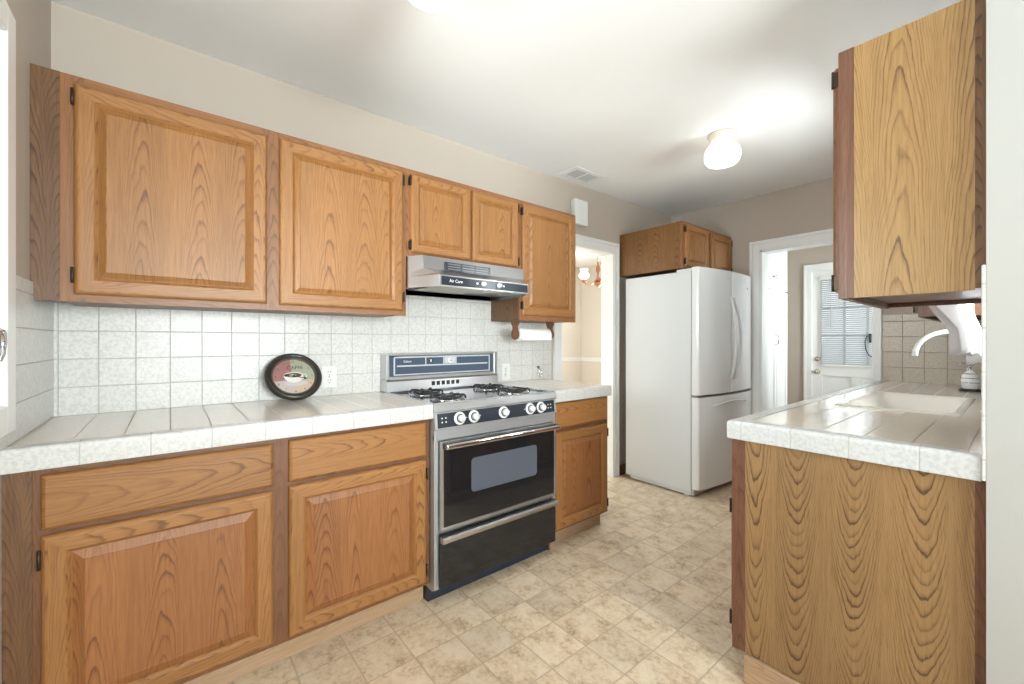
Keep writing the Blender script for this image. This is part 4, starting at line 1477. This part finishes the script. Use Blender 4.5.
for a, b_ in ((1.955, 2.54), (2.58, 3.42), (3.46, 4.30)):
    drawer_front(FS, a, b_, 0.688, 0.840, sb)
raised_door(FS, 1.955, 2.54, 0.118, 0.672, sb, 'l', hz=(0.19, 0.60), mat='base_oak', fmat='base_frame')
for a, b_ in ((2.58, 2.995), (3.005, 3.42), (3.46, 3.875), (3.885, 4.30)):
    raised_door(FS, a, b_, 0.118, 0.672, sb, None, mat='base_oak', fmat='base_frame')
mb = MB()
mb.box(1.690, 1.708, YE + 0.01, FY - 0.01, 0.0, 0.099, GU)
mb.box(1.690, 2.225, YE - 0.010, YE + 0.010, 0.0, 0.100, (1, 0, 0), bev=0.002)
mb.build('toe_kick', M['kick_oak'], sb, label='pale oak toe kick board')

CT = 0.920
sx0, sx1, sy0, sy1 = 1.775, 2.165, 2.655, 3.420
tc = thing('tile_counter', 'white tile counter with the sink, running along the right wall', 'counter', (1.94, 3.1, ZC), 'white tile counters')
xi, yi = 1.692, 1.955
mb = MB()
z0 = ZC + 0.002
for r in ((xi, sx0, yi, FY - 0.0085), (sx1, W - 0.0085, yi, FY - 0.0085), (sx0, sx1, yi, sy0), (sx0, sx1, sy1, FY - 0.0085)):
    mb.box(r[0], r[1], r[2], r[3], z0, CT)
mb.build('counter_tiles', M['tile_top2'], tc)


def cap_profile(e0, inner):
    """(outward, z) for a bullnose edge; e0 outer face, inner seam"""
    s = 1 if e0 > inner else -1
    pr = [(inner, ZC), (e0 - s * 0.001, ZC), (e0, ZC + 0.004), (e0, 0.908)]
    for k in range(1, 7):
        a = k / 6 * PI / 2
        pr.append((e0 - s * 0.012 + s * 0.012 * math.cos(a), 0.9095 + 0.012 * math.sin(a)))
    pr += [(inner, 0.9215)]
    return pr


xo, yo = 1.637, 1.905
pa = cap_profile(yo, yi - 0.0008)
pb = cap_profile(xo, xi - 0.0008)
# mitre where the two edges meet
mb = MB()
ra = [(xo + (y - yo), y, z) for y, z in pa]
mb.loft([[(W - 0.0085, y, z) for y, z in pa], [(xo + (y - yo) * (xi - xo) / (yi - yo), y, z) for y, z in pa]])
mb.build('edge_tiles', M['cap_x'], tc)
mb = MB()
mb.loft([[(x, FY - 0.0085, z) for x, z in pb], [(x, yo + (x - xo) * (yi - yo) / (xi - xo), z) for x, z in pb]])
mb.build('edge_tiles', M['cap_y'], tc)


def rrect(x0, x1, y0, y1, r, z, n=5):
    pts = []
    for cx_, cy_, a0 in ((x1 - r, y1 - r, 0), (x0 + r, y1 - r, 90), (x0 + r, y0 + r, 180), (x1 - r, y0 + r, 270)):
        for k in range(n + 1):
            a = math.radians(a0 + 90 * k / n)
            pts.append((cx_ + r * math.cos(a), cy_ + r * math.sin(a), z))
    return pts


sk = thing('kitchen_sink', 'white enamel sink set into the tile counter at the right', 'sink', (1.97, 3.04, 0.74))
mb = MB()
g = 0.002
mb.loft([rrect(sx0 + g, sx1 - g, sy0 + g, sy1 - g, 0.03, 0.905), rrect(sx0 + g, sx1 - g, sy0 + g, sy1 - g, 0.03, 0.9225), rrect(sx0 + 0.006, sx1 - 0.006, sy0 + 0.006, sy1 - 0.006, 0.03, 0.927),
         rrect(sx0 + 0.022, sx1 - 0.022, sy0 + 0.022, sy1 - 0.022, 0.035, 0.926), rrect(sx0 + 0.034, sx1 - 0.034, sy0 + 0.034, sy1 - 0.034, 0.04, 0.912),
         rrect(sx0 + 0.05, sx1 - 0.05, sy0 + 0.05, sy1 - 0.05, 0.05, 0.775), rrect(sx0 + 0.08, sx1 - 0.08, sy0 + 0.08, sy1 - 0.08, 0.05, 0.755),
         rrect(sx0 + 0.08, sx1 - 0.08, sy0 + 0.08, sy1 - 0.08, 0.05, 0.745), rrect(sx0 + 0.04, sx1 - 0.04, sy0 + 0.04, sy1 - 0.04, 0.05, 0.765),
         rrect(sx0 + 0.024, sx1 - 0.024, sy0 + 0.024, sy1 - 0.024, 0.04, 0.900)], smooth=True, closed=False, caps=(False, False))
t = bmesh.new()
t.faces.new([t.verts.new(p) for p in rrect(sx0 + 0.08, sx1 - 0.08, sy0 + 0.08, sy1 - 0.08, 0.05, 0.755)])
mb.absorb(t)
mb.build('basin', M['sink'], sk)
MB().lathe([(0.042, 0), (0.040, 0.003), (0.028, 0.001), (0, 0.0)], (1.97, 3.04, 0.7555), (0, 0, 1), 24).build('drain', M['chrome'], sk)

fx, fy = 2.226, 2.85
fa = thing('kitchen_faucet', 'white gooseneck faucet at the wall behind the sink', 'faucet', (fx, fy, 0.9205))
MB().lathe([(0.022, 0), (0.022, 0.008), (0.017, 0.014), (0.013, 0.05), (0.012, 0.055)], (fx, fy, 0.9205), (0, 0, 1), 24).build('faucet_base', M['white_enamel'], fa)
mb = MB()
pts = [(fx, fy, 0.97), (fx, fy, 1.12)]
for k in range(1, 13):
    a = k / 12 * PI * 0.95
    pts.append((fx - 0.105 + 0.105 * math.cos(a), fy, 1.150 + 0.096 * math.sin(a)))
pts.append((fx - 0.211, fy, 1.142))
mb.tube(pts, 0.009, 14, rs=[0.009] * (len(pts) - 2) + [0.010, 0.011])
mb.build('spout', M['white_enamel'], fa)
MB().tube([(fx, fy, 0.972), (fx - 0.002, fy + 0.03, 1.0), (fx - 0.002, fy + 0.065, 1.012)], 0.006, 10).build('lever', M['white_enamel'], fa)

# soap dispenser at the far end of the counter
sd = thing('soap_dispenser', 'white ceramic soap bottle with silver pump at the far end of the sink counter', 'soap dispenser', (2.115, 3.90, 0.921))
sx, sy = 2.118, 3.90
MB().lathe([(0.046, 0), (0.048, 0.004), (0.044, 0.012), (0, 0.012)], (sx, sy, 0.9205), (0, 0, 1), 28).build('tray', M['black'], sd, label='dark round foot of the soap bottle')
mb = MB()
mb.lathe([(0.030, 0.012), (0.036, 0.020), (0.038, 0.055), (0.035, 0.085), (0.024, 0.104), (0.014, 0.112), (0.013, 0.120), (0, 0.120)], (sx, sy, 0.9205), (0, 0, 1), 28)
bt = mb.build('bottle', M['ceramic'], sd)
mb = MB()
for z, r in ((0.045, 0.0382), (0.070, 0.0372), (0.095, 0.0305)):
    mb.lathe([(r, z), (r + 0.0015, z + 0.003), (r, z + 0.006)], (sx, sy, 0.9205), (0, 0, 1), 28)
mb.build('silver_band', M['chrome'], bt)
mb = MB()
mb.lathe([(0.016, 0.118), (0.016, 0.132), (0.006, 0.134), (0.006, 0.148), (0.013, 0.149), (0.013, 0.160), (0, 0.162)], (sx, sy, 0.9205), (0, 0, 1), 18)
mb.tube([(sx, sy, 1.076), (sx - 0.030, sy - 0.01, 1.077), (sx - 0.044, sy - 0.014, 1.069)], 0.005, 8)
mb.build('pump', M['chrome'], sd)

mb = MB()
mb.box(2.165, 2.240, FY - 0.060, FY - 0.0085, 1.085, 1.150, (1, 0, 0), bev=0.004)
mb.box(2.160, 2.242, FY - 0.066, FY - 0.0085, 1.150, 1.158, (1, 0, 0), bev=0.002)
tag(mb.build('spice_box', M['base_frame']), 'small brown wooden box on the far tiled wall beyond the lace curtain', 'box')

# upper cabinets on the right wall
XR = 1.957


def right_upper(label, y0, y1, doors, end_parts):
    t = thing('wall_cabinet', label, 'cabinet', ((XR + W) / 2, (y0 + y1) / 2, 1.334), 'oak cabinets hung on the right wall')
    F = Face('nx', XR)
    z0, z1 = 1.334, 2.086
    mb = MB()
    mb.box(XR + 0.038, W - 0.020, y0, y0 + 0.011, z0 + 0.001, z1 - 0.002, GV)
    mb.build('end_panel', M['panel_oak_upper'] if end_parts else M['base_frame'], t, label='grained oak veneer end panel')
    mb = MB()
    mb.box(W - 0.020, W - 0.0085, y0 + 0.001, y0 + 0.012, z0 + 0.006, z1 - 0.002, GV)
    mb.box(W - 0.0085, W - 0.0005, y0 + 0.001, y0 + 0.012, 1.396, z1 - 0.002, GV)
    mb.build('scribe_strip', M['dark_oak'], t, label='dark oak strip against the wall')
    mb = MB()
    mb.box(XR + 0.019, XR + 0.038, y0 + 0.001, y0 + 0.012, z0 + 0.002, z1, GV)
    mb.box(XR + 0.019, W - 0.010, y1 - 0.012, y1, z0 + 0.004, z1, GV)
    mb.box(XR + 0.019, W - 0.010, y0 + 0.012, y1 - 0.012, z0 + 0.020, z0 + 0.032, GU)
    mb.box(XR + 0.019, W - 0.010, y0 + 0.012, y1 - 0.012, z1 - 0.014, z1 - 0.002, GU)
    mb.box(W - 0.018, W - 0.010, y0 + 0.012, y1 - 0.012, z0 + 0.032, z1 - 0.014, GV)
    mb.build('carcass', M['red_oak'], t)
    sts = [(y0, y0 + 0.04), (y1 - 0.04, y1)]
    face_frame(F, y0, y1, z0, z1, sts, [(z0, z0 + 0.04), (z1 - 0.04, z1)]).build('face_frame', M['red_oak'], t)
    for a, b_, h in doors:
        raised_door(F, a, b_, 1.356, 2.050, t, h, fw=0.05, hz=(1.385, 2.015), mat='base_oak', fmat='base_frame')
    return t


right_upper('oak wall cabinet nearest the camera at the upper right, veneered end toward us', 1.930, 2.557, [(1.948, 2.540, 'l')], True)
right_upper('oak wall cabinet in the far corner beyond the sink window and lace curtain', 3.430, FY - 0.010, [(3.447, 3.885, 'l'), (3.895, 4.335, 'r')], False)

# lace curtains at the sink window: a near and a far panel, the spout swings between them


def lace_panel(label, y0, y1, waves, scallops, dangle, flare0):
    lc = thing('lace_curtain', label, 'curtain', (2.17, (y0 + y1) / 2, 1.12))
    mb = MB()
    t = bmesh.new()
    n1, n2 = 60, 26
    grid = []
    for j in range(n2 + 1):
        f = j / n2
        row = []
        for i in range(n1 + 1):
            s = i / n1
            y = y0 + (y1 - y0) * s
            bot = 1.168 - 0.020 * abs(math.sin(s * PI * scallops))
            if dangle and s > 0.55:
                bot -= 0.060 * math.sin((s - 0.55) / 0.45 * PI)
            z = 1.90 + (bot - 1.90) * f
            up = min(1, max(0, (z - 1.25) / 0.09)) * (1 if z < 1.6 else max(0.3, 1 - (z - 1.6) * 3))
            wv = math.sin(s * PI * waves + 0.8 * math.sin(z * 5)) * 0.5 + 0.5
            x = 2.208 - (flare0 + 0.030 * up) * (0.35 + wv) - 0.018 * up
            row.append(t.verts.new((x, y, z)))
        grid.append(row)
    for j in range(n2):
        for i in range(n1):
            t.faces.new((grid[j][i], grid[j][i + 1], grid[j + 1][i + 1], grid[j + 1][i]))
    mb.absorb(t, (0, 0, 1), 0, True)
    o = mb.build('curtain_panel', M['lace'], lc)
    md = o.modifiers.new('thickness', 'SOLIDIFY')
    md.thickness = 0.0015
    MB().cyl((2.195, y0 - 0.01, 1.90), (2.195, y1 + 0.01, 1.90), 0.006).build('curtain_rod', M['white_enamel'], lc)


lace_panel('white scalloped lace curtain over the sink, the panel nearer the camera', 2.595, 2.815, 4.6, 3, False, 0.052)
lace_panel('white lace curtain over the sink, the far panel ending in a hanging point', 2.885, 3.405, 9, 5, True, 0.050)

# ------------------------------------------------------------------ dining room chandelier
hx, hy = -0.90, 4.294
cd = thing('chandelier', 'copper and wood chandelier with lit frosted shades, seen through the dining doorway', 'chandelier', (hx, hy, H))
MB().lathe([(0.055, 0), (0.055, -0.008), (0.030, -0.022), (0.010, -0.030)], (hx, hy, H - 0.0005), (0, 0, 1), 24).build('canopy', M['copper'], cd)
MB().cyl((hx, hy, H - 0.028), (hx, hy, 2.155), 0.004, seg=8).build('chain', M['copper'], cd)
MB().lathe([(0.006, 0.31), (0.014, 0.295), (0.010, 0.27), (0.022, 0.24), (0.026, 0.20), (0.014, 0.17), (0.012, 0.13), (0.034, 0.10), (0.042, 0.075), (0.030, 0.055)], (hx, hy, 1.848), (0, 0, 1), 24).build('column', M['cherry'], cd)
MB().lathe([(0.030, 0.056), (0.050, 0.050), (0.052, 0.038), (0.034, 0.022), (0.014, 0.010), (0.010, 0.002), (0, 0)], (hx, hy, 1.848), (0, 0, 1), 24).build('bottom_bowl', M['copper'], cd)
aim = math.atan2(3.99 - hy, -0.9 - hx)
for k in range(2):
    a = -PI / 2 + k * PI
    cs, sn = math.cos(a), math.sin(a)
    P = lambda r, z: (hx + r * cs, hy + r * sn, z)
    ar = MB().tube([P(0.03, 1.925), P(0.09, 1.885), P(0.16, 1.865), P(0.22, 1.875), P(0.25, 1.905)], 0.008, 10).build('arm', M['copper'], cd)
    mb = MB()
    mb.lathe([(0.012, -0.02), (0.028, -0.012), (0.030, 0.0), (0.022, 0.012), (0.020, 0.03)], P(0.25, 1.900), (0, 0, 1), 20)
    mb.build('socket_cup', M['copper'], ar)
    mb = MB()
    pr = [(0.020, 0.0), (0.042, 0.016), (0.060, 0.042), (0.055, 0.066), (0.036, 0.088), (0.036, 0.100), (0.050, 0.122)]
    mb.lathe(pr, P(0.25, 1.915), (0, 0, 1), 28)
    mb.build('lamp_shade', M['opal_lit'], ar, label='lit frosted glass tulip shade')

# unseen ground outside, made pale to bounce skylight in through the windows
g = MB().box(-14, 16, -14, 18, -0.22, -0.16).build('ground', M['bounce_ground'])
struct(g)
